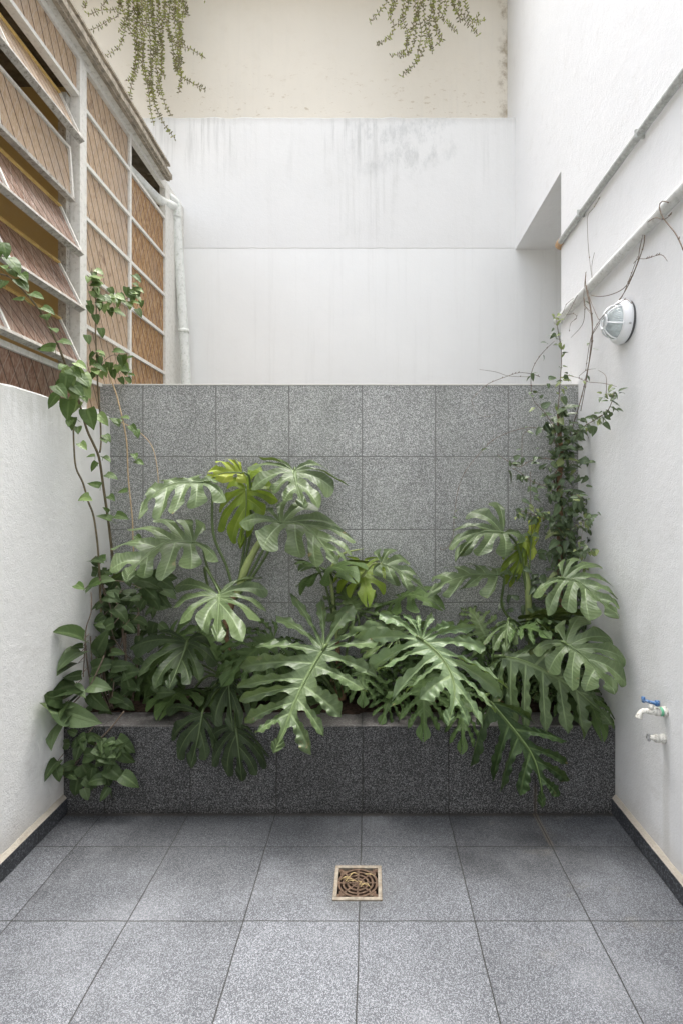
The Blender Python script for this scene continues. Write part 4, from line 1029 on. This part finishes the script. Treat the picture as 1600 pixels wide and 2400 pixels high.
shaped_leaf(ph3, 'p', K5, [(720, 590), (870, 770), (960, 900), (1000, 1040), (1015, 1192)],
  [(0, 640, 700), (.0, 612, 955), (.24, 738, 1045), (.36, 775, 1102), (.52, 892, 1120)],
  [(0, 960, 690), (.30, 1162, 812), (.48, 1162, 942), (.60, 1165, 1040), (.74, 1108, 1128)],
  2.42, 'philo_shaded', rp3, b=-.0005, bulge=.06, seed=62, pr=.009, nrm=(0, -.85, .5), curl=.04)
BP(ph3, 1135, 1490, 2.78, 1090, 1420, .28, 'philo', rp3, N=(0, -.8, .7), sgn=1, seed=63, wid=.7)
BP(ph3, 1200, 1480, 2.72, 1290, 1500, .34, 'philo_shaded', rp3, N=(0, -.6, 1), seed=64, wid=.8)
BP(ph3, 1300, 1620, 2.70, 1360, 1700, .30, 'philo_shaded', rp3, N=(.1, -.9, .5), seed=65, wid=.9)
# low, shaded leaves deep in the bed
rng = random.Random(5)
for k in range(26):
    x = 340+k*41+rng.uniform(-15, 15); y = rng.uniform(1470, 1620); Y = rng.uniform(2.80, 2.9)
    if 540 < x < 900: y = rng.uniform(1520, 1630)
    p_, mt, kd = ((mo, 'monstera_shaded', 'm') if x < 600 else (ph1, 'philo_shaded', 'p') if x < 900 else (ph2, 'philo_shaded', 'p') if x < 1100 else (ph3, 'philo_shaded', 'p') if x < 1260 else (mr, 'monstera_shaded', 'm'))
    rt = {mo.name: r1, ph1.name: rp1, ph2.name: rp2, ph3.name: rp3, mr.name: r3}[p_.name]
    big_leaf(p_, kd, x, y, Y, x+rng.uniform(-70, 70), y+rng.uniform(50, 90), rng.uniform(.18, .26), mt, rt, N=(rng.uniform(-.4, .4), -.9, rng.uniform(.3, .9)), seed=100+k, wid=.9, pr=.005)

# ------------------------------------------------------------------ small leaves
def ovate(m, B, D, N, L, wd=.62, heart=.12, curl=.5, fold=.25, rows=7, cols=5, tip=.1):
    D = D.normalized(); N = N-D*N.dot(D)
    N = N.normalized() if N.length > 1e-4 else D.orthogonal().normalized()
    W = N.cross(D); vs = []; uv = []; fs = []
    for i in range(rows+1):
        t_ = i/rows
        wv = wd*.5*(math.sin(math.pi*t_**.62)**.75 if 0 < t_ < 1 else 0)*(1-.25*t_)
        if t_ > .85: wv *= .8
        for j in range(cols):
            c = 2*j/(cols-1)-1
            x = t_-heart*abs(c)*(1-t_)**3*1.6; 
            if i == 0: x = -heart*abs(c)*.6*0
            th = curl*x; z = fold*abs(c)*wv-(1-math.cos(th))/max(curl, .01)*1.0
            x2 = math.sin(th)/max(curl, .01)
            vs.append(B+(D*x2+W*(c*wv*(1-.1*fold))+N*z)*L); uv.append(((c+1)/2, t_*.9+.06 if abs(c) > .01 else .5))
    for i in range(rows):
        for j in range(cols-1):
            a = i*cols+j; fs.append((a, a+1, a+cols+1, a+cols))
    m.add(vs, fs, uv)
def rv(rng, a=1.0): return Vector((rng.uniform(-a, a), rng.uniform(-a, a), rng.uniform(-a, a)))
def inside(p):
    p.x = max(XL+.02 if p.z < 1.9 else -1.44, min(XR-.02, p.x))
    if p.z < ZG+.05 and p.y > YG-.03: p.y = YG-.03
    return p
def clampm(m, i0=0):
    for i in range(i0, len(m.v)):
        x, y, z = m.v[i]
        if z < 1.93: x = max(x, XL+.006)
        x = min(x, XR-.006)
        if z < ZG+.01: y = min(y, YG-.008)
        m.v[i] = (x, y, z)

def c1(x, y): return (x*.31888, y*.31888)
def c2_(x, y): return (x*.31888, 450+y*.31888)
def c5(x, y): return (x*.31888, 850+y*.31888)
def cS(x, y): return (x*.38265, 1300+y*.38265)
def cR(x, y): return (1000+x*.38265, 600+y*.38265)
def cT(x, y): return (800+x*.5102, y*.5102)

# left climbing vine
lv = thing('climbing_vine', at(300, 1640, 2.80), 'climbing vine with heart shaped leaves in the left corner, reaching the windows', 'vine')
XV = -1.365
def stem(m, pts, conv, X, r0, r1_, seg=8):
    P = [atX(*conv(*p), X) for p in pts]; n = len(P)
    m.tube(P, [r0+(r1_-r0)*i/(n-1) for i in range(n)], seg, step=.03); return P
m = MB()
sA = [(735, 1580), (720, 1350), (690, 1130), (650, 1020), (610, 880), (560, 770), (545, 600), (540, 400)]
sB = [(850, 1640), (830, 1440), (800, 1180), (760, 900), (730, 700), (690, 600), (640, 490), (580, 280), (520, 130)]
A_ = stem(m, sA, c5, XV, .0052, .0035); B_ = stem(m, sB, c5, XV, .0072, .0050)
C_ = stem(m, [(510, 1340), (430, 1130), (330, 930), (240, 800), (80, 630), (-40, 600)], c2_, XV, .0052, .003)
D_ = stem(m, [(735, 660), (745, 580), (735, 350), (722, 200), (718, 50), (715, -60)], c5, XV+.005, .0045, .0040)
E_ = stem(m, [(715, 1250), (705, 1050), (706, 950), (710, 840), (690, 700), (675, 560)], c2_, XV+.005, .0040, .002)
m.tube([at(262, 1640, 2.82), at(262, 1500, 2.82), atX(*c5(850, 1640), XV)], .0075, 8); m.tube([at(245, 1640, 2.80), at(240, 1500, 2.78), atX(*c5(735, 1580), XV)], .0055, 8)
m.build('stem', M['vine_stem'], lv, smooth=True)
m = MB()
F_ = [at(*c5(x, y), 2.82) for x, y in ((790, 50), (835, 170), (870, 280), (930, 560), (945, 850), (975, 1150), (980, 1320), (1000, 1600))]
m.tube(F_, .0038, 8); G_ = [at(*c5(x, y), 2.86) for x, y in ((870, 430), (940, 460), (1050, 530), (1130, 640), (1165, 850), (1150, 1000))]; m.tube(G_, .0022, 7)
m.build('dry_stem', M['tan_stem'], lv, smooth=True)
rng = random.Random(21); md = MB(); ml = MB(); tw = MB()
def leafat(conv, x, y, ax_, ay_, size, light=False, X=XV+.04, nrm=None, depth=None):
    px, py = conv(x, y); qx, qy = conv(ax_, ay_)
    P = at(px, py, depth) if depth else atX(px, py, X)
    L = math.hypot(qx-px, qy-py)*P.y/F
    Lr = max(size, L*1.02); dY = math.sqrt(max(0, Lr*Lr-L*L))
    Q = at(qx, qy, P.y-dY*.9) 
    N = Vector(nrm) if nrm else Vector((rng.uniform(-.1, .5), -.7, .75))+rv(rng, .25)
    ovate(ml if light else md, P, Q-P, N, (Q-P).length, .78, .16, rng.uniform(.1, .7), rng.uniform(.05, .4), cols=7)
    (ml if light else md).tube([P, P+Vector((rng.uniform(-.02, .02), .02, -.02))], .0012, 4)
big = [(510, 270, 490, 430), (640, 340, 690, 490), (720, 380, 800, 450), (590, 590, 640, 640), (715, 730, 660, 800), (740, 910, 640, 880), (760, 690, 820, 720), (770, 530, 815, 570), (765, 550, 785, 590),
       (780, 820, 870, 840), (660, 980, 565, 1010), (610, 990, 670, 1000), (820, 1160, 705, 1110), (800, 1100, 760, 1060), (700, 680, 630, 680), (545, 400, 520, 500), (570, 470, 575, 515), (520, 420, 500, 460), (1000, 490, 1020, 550), (985, 670, 1000, 700), (890, 440, 800, 400), (850, 420, 880, 470),
       (960, 460, 1010, 520), (900, 395, 950, 395), (940, 940, 860, 950), (1000, 720, 1060, 745), (780, 1440, 670, 1460), (820, 1540, 740, 1560), (730, 1600, 640, 1650), (560, 1630, 620, 1660), (1000, 1270, 1050, 1320), (850, 1120, 950, 1140), (800, 980, 840, 1000)]
for i, (x, y, a, b) in enumerate(big): leafat(c5, x, y, a, b, .05, light=(i in (3, 2, 10, 11)), depth=2.80 if x > 800 else None)
for (x, y, a, b) in ((20, 370, 60, 480), (60, 480, 165, 570), (90, 560, 120, 620), (0, 430, -60, 520), (130, 640, 215, 720), (180, 790, 80, 780), (230, 745, 325, 780), (310, 850, 405, 875), (330, 900, 350, 930), (440, 1090, 535, 1110), (410, 1150, 260, 1140), (380, 1000, 420, 1030), (0, 540, 40, 560), (30, 650, 0, 700), (150, 600, 200, 640)):
    leafat(c2_, x, y, a, b, .05, X=XV+.01)
for k in range(30):                                    # crown of the vine where the stems meet
    x, y = rng.gauss(530, 75), rng.gauss(130, 75)
    a = rng.uniform(0, 6.28); leafat(c5, x, y, x+95*math.cos(a), y+70+60*math.sin(a), .055, light=rng.random() < .35, X=XV+rng.uniform(0, .06))
for k in range(60):                                    # tufts against the glass
    u_ = rng.random()
    if u_ < .6: x, y = rng.uniform(620, 1010), 780+rng.gauss(0, 45); y += .06*(x-800)
    elif u_ < .8: x, y = rng.gauss(975, 30), rng.gauss(720, 60)
    else: x, y = rng.gauss(680, 20), rng.gauss(640, 60)
    a = rng.uniform(-.3, 1.9); s_ = rng.uniform(45, 90)
    leafat(c2_, x, y, x+s_*math.cos(a), y+s_*math.sin(a)*.8, .035, light=rng.random() < .45, X=XV+.01)
for k in range(30):
    x, y = rng.uniform(680, 950), rng.gauss(1240, 55)
    a = rng.uniform(-.5, 2.4); s_ = rng.uniform(50, 90); leafat(c2_, x, y, x+s_*math.cos(a), y+s_*math.sin(a), .04, light=rng.random() < .35, X=XV+.01)
for (x, y) in ((620, 830), (660, 900), (700, 1000), (600, 1050)):
    leafat(c2_, x+40, y, x-20+80, y+70, .04, X=XV+.01)
tw.tube([atX(*c2_(710, 840), XV), atX(*c2_(780, 790), XV+.01), atX(*c2_(880, 800), XV), atX(*c2_(960, 760), XV), atX(*c2_(1000, 640), XV)], .0022, 6)
tw.tube([atX(*c2_(712, 1330), XV), atX(*c2_(780, 1230), XV+.01), atX(*c2_(860, 1200), XV), atX(*c2_(930, 1290), XV)], .0018, 6)
clampm(md); clampm(ml)
md.build('foliage', M['vine'], lv, smooth=True); ml.build('light_foliage', M['vine_light'], lv, smooth=True); tw.build('twigs', M['twig'], lv, smooth=True)

# trailing shrub low at the left
sh = thing('trailing_shrub', at(240, 1660, 2.70), 'bushy shrub with broad ovate leaves spilling over the left end of the planter', 'shrub')
rng = random.Random(33); md = MB(); ml = MB(); tw = MB()
lst = [(515,520,345,430,0),(510,560,430,560,0),(500,595,340,650,1),(482,665,340,705,0),(500,735,395,755,0),(600,590,650,470,0),(565,700,705,640,0),(690,690,820,665,0),(680,600,765,600,0),
 (470,800,315,800,0),(430,840,350,880,1),(440,820,525,830,1),(385,885,272,870,0),(430,910,300,915,0),(390,930,450,930,1),(550,800,660,800,1),(555,850,650,975,0),(390,960,160,1015,1),(395,960,597,1045,1),(400,1010,240,1110,1),
 (650,960,655,1110,0),(720,1030,850,1110,0),(500,1130,415,1185,0),(495,1160,455,1275,0),(545,1090,565,1195,0),(355,1265,262,1350,0),(460,1290,355,1300,0),(500,1315,410,1390,0),(340,1300,390,1390,0),(500,1310,620,1360,0),
 (640,1180,690,1290,0),(720,1130,820,1220,0),(730,1180,800,1320,0),(640,1320,680,1440,0),(480,1370,450,1500,0),(515,1430,545,1515,1),(690,870,760,900,0),(740,900,835,935,0),(560,1380,560,1440,0),
 (700,330,800,385,0),(820,400,905,400,0),(770,430,830,470,0),(620,300,590,340,0),(730,240,640,230,1),(600,170,690,130,1),(560,190,520,230,1),(860,270,780,270,1),(650,250,720,270,0),(560,35,630,20,0),(610,60,560,50,0),(690,110,640,100,0),(850,160,990,170,0),(780,150,800,180,0),(700,420,560,470,0),(640,370,570,420,0),
 (800,820,760,730,0),(760,740,850,700,0),(720,720,640,760,0),(600,740,560,790,0),(870,560,840,640,0),(1010,540,960,560,0),(960,850,1050,830,0),(940,800,980,850,0),(880,200,960,260,0),(1000,220,1090,250,1),(990,160,1060,200,0),(900,240,1000,300,0),(940,330,860,360,0)]
for (x, y, a, b, li) in lst:
    Y = 2.50 if y > 1060 else 2.56 if x < 560 else 2.66
    if y < 420: Y = 2.74
    P0 = at(*cS(x, y), Y)
    if P0.x < XL+.03: Y = (XL+.03)*F/(cS(x, y)[0]-CX)
    qx, qy = cS(a, b); P = at(*cS(x, y), Y); 
    T_ = at(qx, qy, Y-rng.uniform(.01, .05))
    if T_.x < XL+.02: T_ = atX(qx, qy, XL+.02)
    N = Vector((rng.uniform(-.3, .6), -.8, rng.uniform(.2, .9)))+rv(rng, .35)
    ovate(ml if li else md, P, T_-P, N, (T_-P).length, rng.uniform(.62, .80), .14, rng.uniform(.3, 1.3), rng.uniform(.1, .5), rows=9, cols=7)
    tw.tube([P, P+Vector((.01, .03, .02))], .0018, 5)
for k in range(150):
    z_ = rng.random()
    if z_ < .45: x, y, Y = rng.uniform(560, 1000), rng.uniform(80, 480), rng.uniform(2.78, 2.93)
    elif z_ < .8: x, y, Y = rng.uniform(470, 900), rng.uniform(400, 960), rng.uniform(2.68, 2.9)
    else: x, y, Y = rng.uniform(420, 760), rng.uniform(1080, 1420), rng.uniform(2.46, 2.52)
    P = at(*cS(x, y), Y); P.x = max(P.x, XL+.03)
    a = rng.uniform(-.6, 3.7); D = Vector((math.cos(a), rng.uniform(-.8, .1), -math.sin(a)*.8)); L = rng.uniform(.05, .115)
    if z_ >= .8: L *= .95; P.y = min(P.y, YP-.03-.02*rng.random())
    ovate(md, P, D, Vector((rng.uniform(-.9, .9), -.7, rng.uniform(-.1, 1.2))), L, rng.uniform(.6, .78), .12, rng.uniform(.2, 1.4), rng.uniform(.05, .6), cols=5)
for pts in (((735, 1580-0), ), ):
    pass
def sh_tw(pts, Y, r=.0022):
    tw.tube([at(*cS(x, y), Y) for x, y in pts], r, 6)
sh_tw([(620, 150), (520, 210), (460, 310), (432, 410)], 2.70); sh_tw([(620, 150), (680, 330), (690, 480), (760, 600), (860, 680)], 2.74); sh_tw([(560, 230), (560, 350), (530, 450), (520, 600), (512, 750)], 2.60, .0028)
sh_tw([(630, 150), (780, 170), (870, 210), (980, 255)], 2.76, .0026); sh_tw([(700, 780), (690, 860), (680, 950)], 2.66); sh_tw([(640, 620), (560, 790), (480, 880), (400, 960), (380, 1010)], 2.56, .0035); sh_tw([(760, 960), (690, 1050), (600, 1150), (520, 1280), (440, 1300)], 2.52, .0035)
sh_tw([(620, 150), (650, 260), (720, 300), (760, 420), (740, 560)], 2.78, .003)
for (a, b) in (((660, 960), (690, 300)), ((720, 980), (770, 480)), ((770, 990), (740, 380)), ((800, 980), (850, 300))):
    tw.tube([at(*cS(*a), 2.82), at(*cS((a[0]+b[0])/2+20, (a[1]+b[1])/2), 2.82), at(*cS(*b), 2.84)], .006, 7)
for k in range(5):
    sh_tw([(650+k*12, 950), (560+k*20, 800-k*20), (520+k*35, 500)], 2.72, .003)
clampm(md); clampm(ml)
md.build('foliage', M['shrub'], sh, smooth=True); ml.build('pale_foliage', M['shrub_pale'], sh, smooth=True); tw.build('twigs', M['twig'], sh, smooth=True)

# right climber
rc = thing('climbing_vine', at(1305, 1640, 2.82), 'small leafed climber twining up a brown trunk in the right corner', 'vine')
m = MB()
TR = [at(1300, 1665, 2.86), at(1308, 1500, 2.86), at(*cR(815, 1829), 2.86), at(*cR(808, 1700), 2.86), at(*cR(818, 1560), 2.86), at(*cR(806, 1400), 2.86), at(*cR(822, 1250), 2.86), at(*cR(810, 1090), 2.86), at(*cR(800, 950), 2.84)]
m.tube(TR, [.016, .015, .014, .013, .013, .013, .013, .011, .005], 10)
m.build('trunk', M['bark'], rc, smooth=True)
tw = MB(); md = MB(); ml = MB(); rng = random.Random(55)
tw.tube([p+Vector((.018*math.sin(i*2.1), -.018*math.cos(i*2.1), 0)) for i, p in enumerate([TR[0].lerp(TR[-1], k/22)+Vector((0, 0, 0)) for k in range(23)])], .004, 6)
def branch(pts, X=None, Y=None, r=.0022, dens=0, size=.035, lightp=.1, conv=cR, spread=.02):
    P = [atX(*conv(x, y), X) if X else at(*conv(x, y), Y) for x, y in pts]
    P = [inside(p) for p in P]
    tw.tube(P, [r]+[r*.85]*(len(P)-2)+[r*.5], 6, step=.02)
    Q, _ = crom(P, [0]*len(P), .02)
    for p in Q:                                        # small knots on the twigs
        if rng.random() < .12: tw.tube([p+Vector((-.002, 0, .003)), p, p+Vector((.003, -.002, .008))], [r*.6, r*1.5, r*.4], 5)
    L = sum((Q[i+1]-Q[i]).length for i in range(len(Q)-1))
    for k in range(int(dens*L)):
        p = Q[rng.randrange(len(Q))]+rv(rng, spread)*.6
        lf(p, size, lightp)
def lf(p, size, lightp=.1, dn=.2):
    D = Vector((rng.uniform(-1, 1), rng.uniform(-1, .3), rng.uniform(-.9, .6)-dn*.3)); N = Vector((rng.uniform(-.7, .7), -.5, rng.uniform(.2, 1.1)))
    ovate(ml if rng.random() < lightp else md, p, D, N, size*rng.uniform(.7, 1.35), .56, .05, rng.uniform(.1, 1), rng.uniform(.1, .5), rows=5, cols=5)
branch([(800, 950), (815, 760), (822, 600), (800, 450), (790, 370)], Y=2.80, dens=75, size=.035, lightp=.75, spread=.045)
branch([(870, 1100), (920, 950), (960, 800), (1000, 600), (1012, 480), (1000, 330), (970, 180), (972, 110)], X=1.08, r=.0030, dens=5, size=.03, lightp=.4)
branch([(940, 950), (975, 760), (1000, 560), (1012, 400), (990, 250), (975, 170)], X=1.10, r=.002)
branch([(770, 1090), (700, 1062), (620, 1050), (500, 1080), (400, 1130), (330, 1200), (240, 1310), (190, 1430), (165, 1600), (160, 1700), (130, 1780), (80, 1800), (85, 1780)], Y=2.88, r=.0018, dens=6, size=.03)
branch([(780, 1050), (720, 960), (650, 880), (635, 760), (650, 680), (700, 600), (780, 520)], Y=2.78, r=.002, dens=25, size=.04, lightp=.2, spread=.03)
branch([(690, 740), (640, 722), (560, 715), (480, 740), (400, 770), (350, 800), (270, 880)], Y=2.80, r=.0016, dens=3, lightp=.5)
branch([(630, 740), (500, 735), (420, 710), (320, 695)], Y=2.80, r=.0012)
branch([(270, 880), (300, 960), (360, 985), (420, 965)], Y=2.86, r=.001)
branch([(850, 730), (920, 745), (980, 770), (1080, 780), (1160, 800)], X=1.09, r=.0018, dens=5, lightp=.5)
branch([(930, 735), (975, 700), (1030, 690)], X=1.09, r=.0014)
branch([(1095, 850), (1095, 740), (1048, 700)], X=1.09, r=.0016)
branch([(850, 1130), (920, 1080), (965, 1040), (1050, 990), (1110, 940), (1150, 830)], X=1.06, r=.0024, dens=110, size=.036, lightp=.08, spread=.035)
branch([(1140, 850), (1110, 850), (1080, 850)], X=1.07, r=.0014, dens=90, size=.03, lightp=.4)
branch([(780, 1250), (700, 1240), (620, 1260), (570, 1290), (500, 1260), (430, 1215)], Y=2.82, r=.002, dens=28, size=.04, spread=.03)
branch([(580, 1290), (580, 1200), (585, 1100), (630, 1060)], Y=2.84, r=.0014, dens=16, size=.035)
branch([(770, 1440), (720, 1410), (640, 1380), (560, 1320), (520, 1300)], Y=2.80, r=.002, dens=75, size=.042, spread=.03)
branch([(630, 1320), (632, 1450), (635, 1560), (640, 1700)], Y=2.80, r=.0012, dens=10)
branch([(800, 1640), (720, 1610), (640, 1580), (560, 1560)], Y=2.80, r=.0025, dens=150, size=.038, spread=.05)
branch([(860, 1460), (920, 1470), (960, 1500)], X=1.04, r=.002, dens=100, size=.04, spread=.035)
branch([(830, 1700), (900, 1660), (960, 1620), (1020, 1590)], X=1.05, r=.002, dens=90, size=.035, spread=.03, lightp=.2)
branch([(960, 1620), (945, 1720), (935, 1829)], X=1.06, r=.001, dens=6, lightp=.8)
branch([(830, 1800), (900, 1800), (980, 1790), (1010, 1810)], X=1.05, r=.002, dens=120, size=.036, spread=.04, lightp=.3)
# bare tendrils over the pipes and lamp
branch([(1005, 240), (1050, 248), (1120, 238), (1200, 200), (1250, 130), (1290, 30), (1300, -40), (1320, -130)], X=1.09, r=.0020)
branch([(1012, 480), (1080, 380), (1180, 270), (1230, 160), (1290, 0)], X=1.105, r=.0018)
branch([(975, 180), (985, 230), (1040, 370), (1060, 385), (1100, 340), (1180, 285), (1220, 265), (1250, 290)], X=1.03, r=.0016)
branch([(960, 300), (1000, 340)], X=1.08, r=.0016)
branch([(960, 250), (965, 330), (950, 420), (880, 500)], X=1.08, r=.0016, dens=4, lightp=.6)
branch([(1100, 340), (1040, 420), (1010, 480), (990, 560), (970, 700)], X=1.08, r=.0018)
branch([(920, 240), (880, 320), (850, 370)], X=1.08, r=.0014); branch([(895, 260), (850, 300), (830, 350), (790, 380)], X=1.07, r=.0014)
branch([(850, 360), (900, 355), (915, 380), (880, 410), (870, 460)], X=1.07, r=.0012)
branch([(1185, 905), (1160, 950), (1130, 990), (1128, 1060), (1135, 1170), (1150, 1290)], X=1.10, r=.0014, conv=cT)
branch([(1160, 1160), (1148, 1220), (1150, 1280)], X=1.10, r=.0012, conv=cT)
branch([(1120, 1255), (1112, 1340), (1115, 1400), (1150, 1450)], X=1.09, r=.0016, conv=cT)
branch([(1405, 1020), (1440, 1000), (1480, 1008), (1510, 985)], X=1.07, r=.0018, conv=cT)
branch([(1500, 930), (1470, 925), (1458, 950), (1475, 1000), (1530, 1070), (1560, 1130), (1600, 1230), (1640, 1320)], X=1.07, r=.0024, conv=cT)
branch([(1390, 1080), (1385, 1130), (1350, 1230), (1310, 1320), (1270, 1385)], X=1.10, r=.0022, conv=cT)
branch([(1340, 1210), (1360, 1190), (1400, 1188), (1465, 1170), (1495, 1200)], X=1.09, r=.0016, conv=cT)
# leaves hugging the trunk
for k in range(390):
    t_ = rng.random(); i = t_*(len(TR)-1.01); p = TR[int(i)].lerp(TR[int(i)+1], i-int(i))
    sp = .05 if rng.random() < .5 else .17
    p = inside(p+Vector((rng.gauss(0, sp*.55), -abs(rng.gauss(.02, .035)), rng.uniform(-.02, .02))))
    lf(p, rng.choice((.045, .055, .068)), .05)
for k in range(300):                                   # thicker growth behind the right monstera
    p = inside(at(rng.gauss(1300, 50), rng.uniform(1330, 1620), rng.uniform(2.80, 2.93))); lf(p, .05, .05)
for (x, y, a, b) in ((830, 860, 855, 910), (700, 930, 755, 895), (740, 750, 790, 745), (740, 780, 745, 810), (1020, 1040, 1015, 1100), (1080, 1020, 1125, 1060), (690, 870, 710, 850), (760, 1260, 800, 1300), (530, 1245, 570, 1220), (640, 1420, 680, 1450), (800, 1780, 820, 1829), (920, 1480, 945, 1560), (890, 1590, 930, 1580)):
    Y = 2.77 if x < 950 else 1.06*F/(cR(x, y)[0]-CX)
    P = at(*cR(x, y), Y); Q = at(*cR(a, b), Y-.01); ovate(md, P, Q-P, Vector((.1, -1, .4)), (Q-P).length*1.1, .72, .08, .3, .2, rows=7)
clampm(md); clampm(ml)
md.build('foliage', M['climber'], rc, smooth=True); ml.build('light_foliage', M['climber_light'], rc, smooth=True); tw.build('twigs', M['twig'], rc, smooth=True)

# hanging succulents
def hanging(name_lab, strands, Y0, seed, topz=5.93):
    rng = random.Random(seed)
    xm = sum(s_[0][0] for s_ in strands)/len(strands)
    h = thing('hanging_plant', at(xm, -160, Y0), name_lab, 'hanging plant', 'trailing succulents hanging over the cream wall')
    sm_ = MB(); a1 = MB(); a2 = MB()
    for s_ in strands:
        Yd = Y0+rng.uniform(-.06, .03)
        P = [at(x, y, Yd) for x, y in s_]
        top_ = P[0].copy(); top_.z = 5.952; top_.y = Yd+.02
        mid_ = top_.lerp(P[0], .35); mid_.y = Yd-.02
        P = [Vector((top_.x, Yd+.12, 5.955)), top_, mid_]+P
        sm_.tube(P, .0014, 5, step=.02)
        Q, _ = crom(P, [0]*len(P), .012)
        acc = 0; Ltot = sum((Q[i+1]-Q[i]).length for i in range(len(Q)-1))
        Tn = int(Ltot/.0165); step = Ltot/Tn; nxt = 0; run = 0; rot = rng.uniform(0, 3)
        for i in range(len(Q)-1):
            sl = (Q[i+1]-Q[i]).length
            while nxt < run+sl:
                p = Q[i].lerp(Q[i+1], (nxt-run)/max(sl, 1e-6)); nxt += step*rng.uniform(.8, 1.25); rot += 1.57
                if p.z > 5.75: continue
                d = (Q[i+1]-Q[i]).normalized(); u_ = d.orthogonal().normalized(); u_ = Matrix.Rotation(rot+rng.uniform(-.3, .3), 3, d) @ u_
                frac = nxt/Ltot; mb = a2 if rng.random() < .35+.25*frac else a1
                w0_ = d.cross(u_)
                for sg, tq in ((1, 0), (-1, 0), (0, 1), (0, -1)) if rng.random() < .25 else ((1, .3), (-1, -.3)):
                    L = rng.uniform(.016, .032); e_ = (u_*sg+w0_*tq+d*rng.uniform(-.2, .6)+Vector((0, 0, .35))).normalized(); w_ = e_.orthogonal().normalized(); v_ = e_.cross(w_)
                    r_ = .0052
                    ring = [p+e_*L*.45+(w_*math.cos(a)+v_*math.sin(a))*r_ for a in (0, 1.57, 3.14, 4.71)]
                    mb.add([p]+ring+[p+e_*L], [(0, 1, 2), (0, 2, 3), (0, 3, 4), (0, 4, 1), (5, 2, 1), (5, 3, 2), (5, 4, 3), (5, 1, 4)], [(.3, .5)]*6)
            run += sl
    sm_.build('stem', M['succ_stem'], h, smooth=True); a1.build('foliage', M['succ'], h); a2.build('dull_foliage', M['succ_dark'], h)
def S1(*p): return [c1(x, y) for x, y in p]
L1 = [S1((880, -80), (870, 60), (740, 75), (660, 110), (640, 95)), S1((900, -80), (880, 100), (800, 150), (700, 210), (595, 235)), S1((650, -60), (630, 20), (612, 70)), S1((820, -60), (790, 0), (750, 45)),
      S1((950, -80), (940, 100), (915, 240), (880, 340), (800, 400), (735, 443)), S1((990, -80), (985, 200), (1000, 400), (990, 520), (960, 580), (918, 595)), S1((1010, -80), (1010, 300), (1020, 480), (975, 590), (955, 720), (935, 830)),
      S1((1040, -80), (1050, 200), (1060, 450), (1075, 560), (1095, 680), (1110, 820), (1135, 920)), S1((1080, -80), (1100, 200), (1110, 420), (1120, 600), (1140, 760), (1200, 900), (1290, 1025)), S1((1120, -80), (1140, 250), (1150, 480), (1180, 640), (1220, 780), (1268, 855)),
      S1((1150, -80), (1190, 150), (1195, 300), (1190, 480), (1215, 585)), S1((1200, -80), (1230, 180), (1290, 330), (1380, 350), (1450, 390), (1515, 430)), S1((1280, -80), (1310, 150), (1330, 350), (1290, 480), (1330, 560), (1430, 620), (1515, 665)),
      S1((1310, -80), (1320, 200), (1310, 400), (1330, 520), (1325, 640), (1310, 692)), S1((1360, -80), (1370, 60), (1385, 125)), S1((1250, -80), (1250, 60), (1240, 200), (1270, 330), (1290, 470), (1350, 540)), S1((940, -80), (950, 80), (955, 170), (960, 250)),
      S1((1060, -80), (1080, 150), (1060, 300), (1050, 500), (1090, 600), (1130, 700), (1135, 760)), S1((1000, -80), (1030, 150), (1040, 350), (1000, 450), (985, 520)), S1((1170, -80), (1165, 200), (1200, 350), (1180, 560), (1160, 640), (1170, 700)),
      S1((1220, -80), (1210, 100), (1180, 250), (1160, 380), (1170, 480)), S1((860, -80), (880, 20), (920, 110), (900, 200), (870, 240)), S1((1330, -80), (1350, 80), (1330, 230), (1350, 330)), S1((1480, -80), (1500, -30), (1510, 12)), S1((1100, -80), (1120, 100), (1135, 300), (1120, 480), (1105, 560), (1120, 690)),
      S1((1070, -80), (1020, 80), (1000, 250), (1030, 420)), S1((1290, -80), (1280, 100), (1300, 260), (1320, 380), (1340, 470))]
def S2(*p): return [cT(x, y) for x, y in p]
L2 = [S2((220, -60), (205, 10), (160, 70), (127, 103)), S2((260, -60), (240, 30), (215, 70), (240, 120), (220, 170), (162, 205)), S2((290, -60), (280, 80), (300, 150), (290, 230), (225, 258)), S2((330, -60), (340, 80), (330, 200), (300, 250), (260, 262)),
      S2((370, -60), (380, 90), (390, 180), (360, 260), (320, 310), (270, 352)), S2((400, -60), (420, 60), (440, 140), (460, 180), (430, 210)), S2((430, -60), (410, 60), (400, 130), (415, 242)), S2((470, -60), (480, 30), (460, 80), (490, 110), (530, 150)),
      S2((500, -60), (520, 40), (560, 90), (600, 130), (630, 165)), S2((540, -60), (540, 40), (580, 90), (620, 105), (655, 90)), S2((350, -60), (350, 60), (365, 150), (350, 240), (340, 290)), S2((310, -60), (300, 40), (260, 100), (280, 130)),
      S2((560, -60), (575, 50), (610, 100), (630, 55)), S2((450, -60), (450, 40), (430, 120), (450, 190)), S2((240, -60), (230, 20), (225, 75)), S2((380, -60), (360, 30), (330, 110), (310, 170), (290, 210)), S2((530, -60), (510, 20), (530, 60), (545, 100))]
hanging('long left trailing succulent hanging over the cream wall', L1, 4.16, 3)
hanging('shorter right trailing succulent hanging over the cream wall', L2, 4.16, 8)

# a few fallen leaves
dl = thing('fallen_leaf', at(880, 1695, 2.62), 'curled dark dead leaf lying on the planter rim at the centre', 'dead leaf')
m = MB(); ovate(m, at(850, 1693, 2.64)+Vector((0, 0, .014)), Vector((1, -.1, -.03)), Vector((0, -.2, 1)), .17, .45, .1, .6, .5, rows=9, cols=7); m.build('blade', M['dead'], dl, smooth=True)
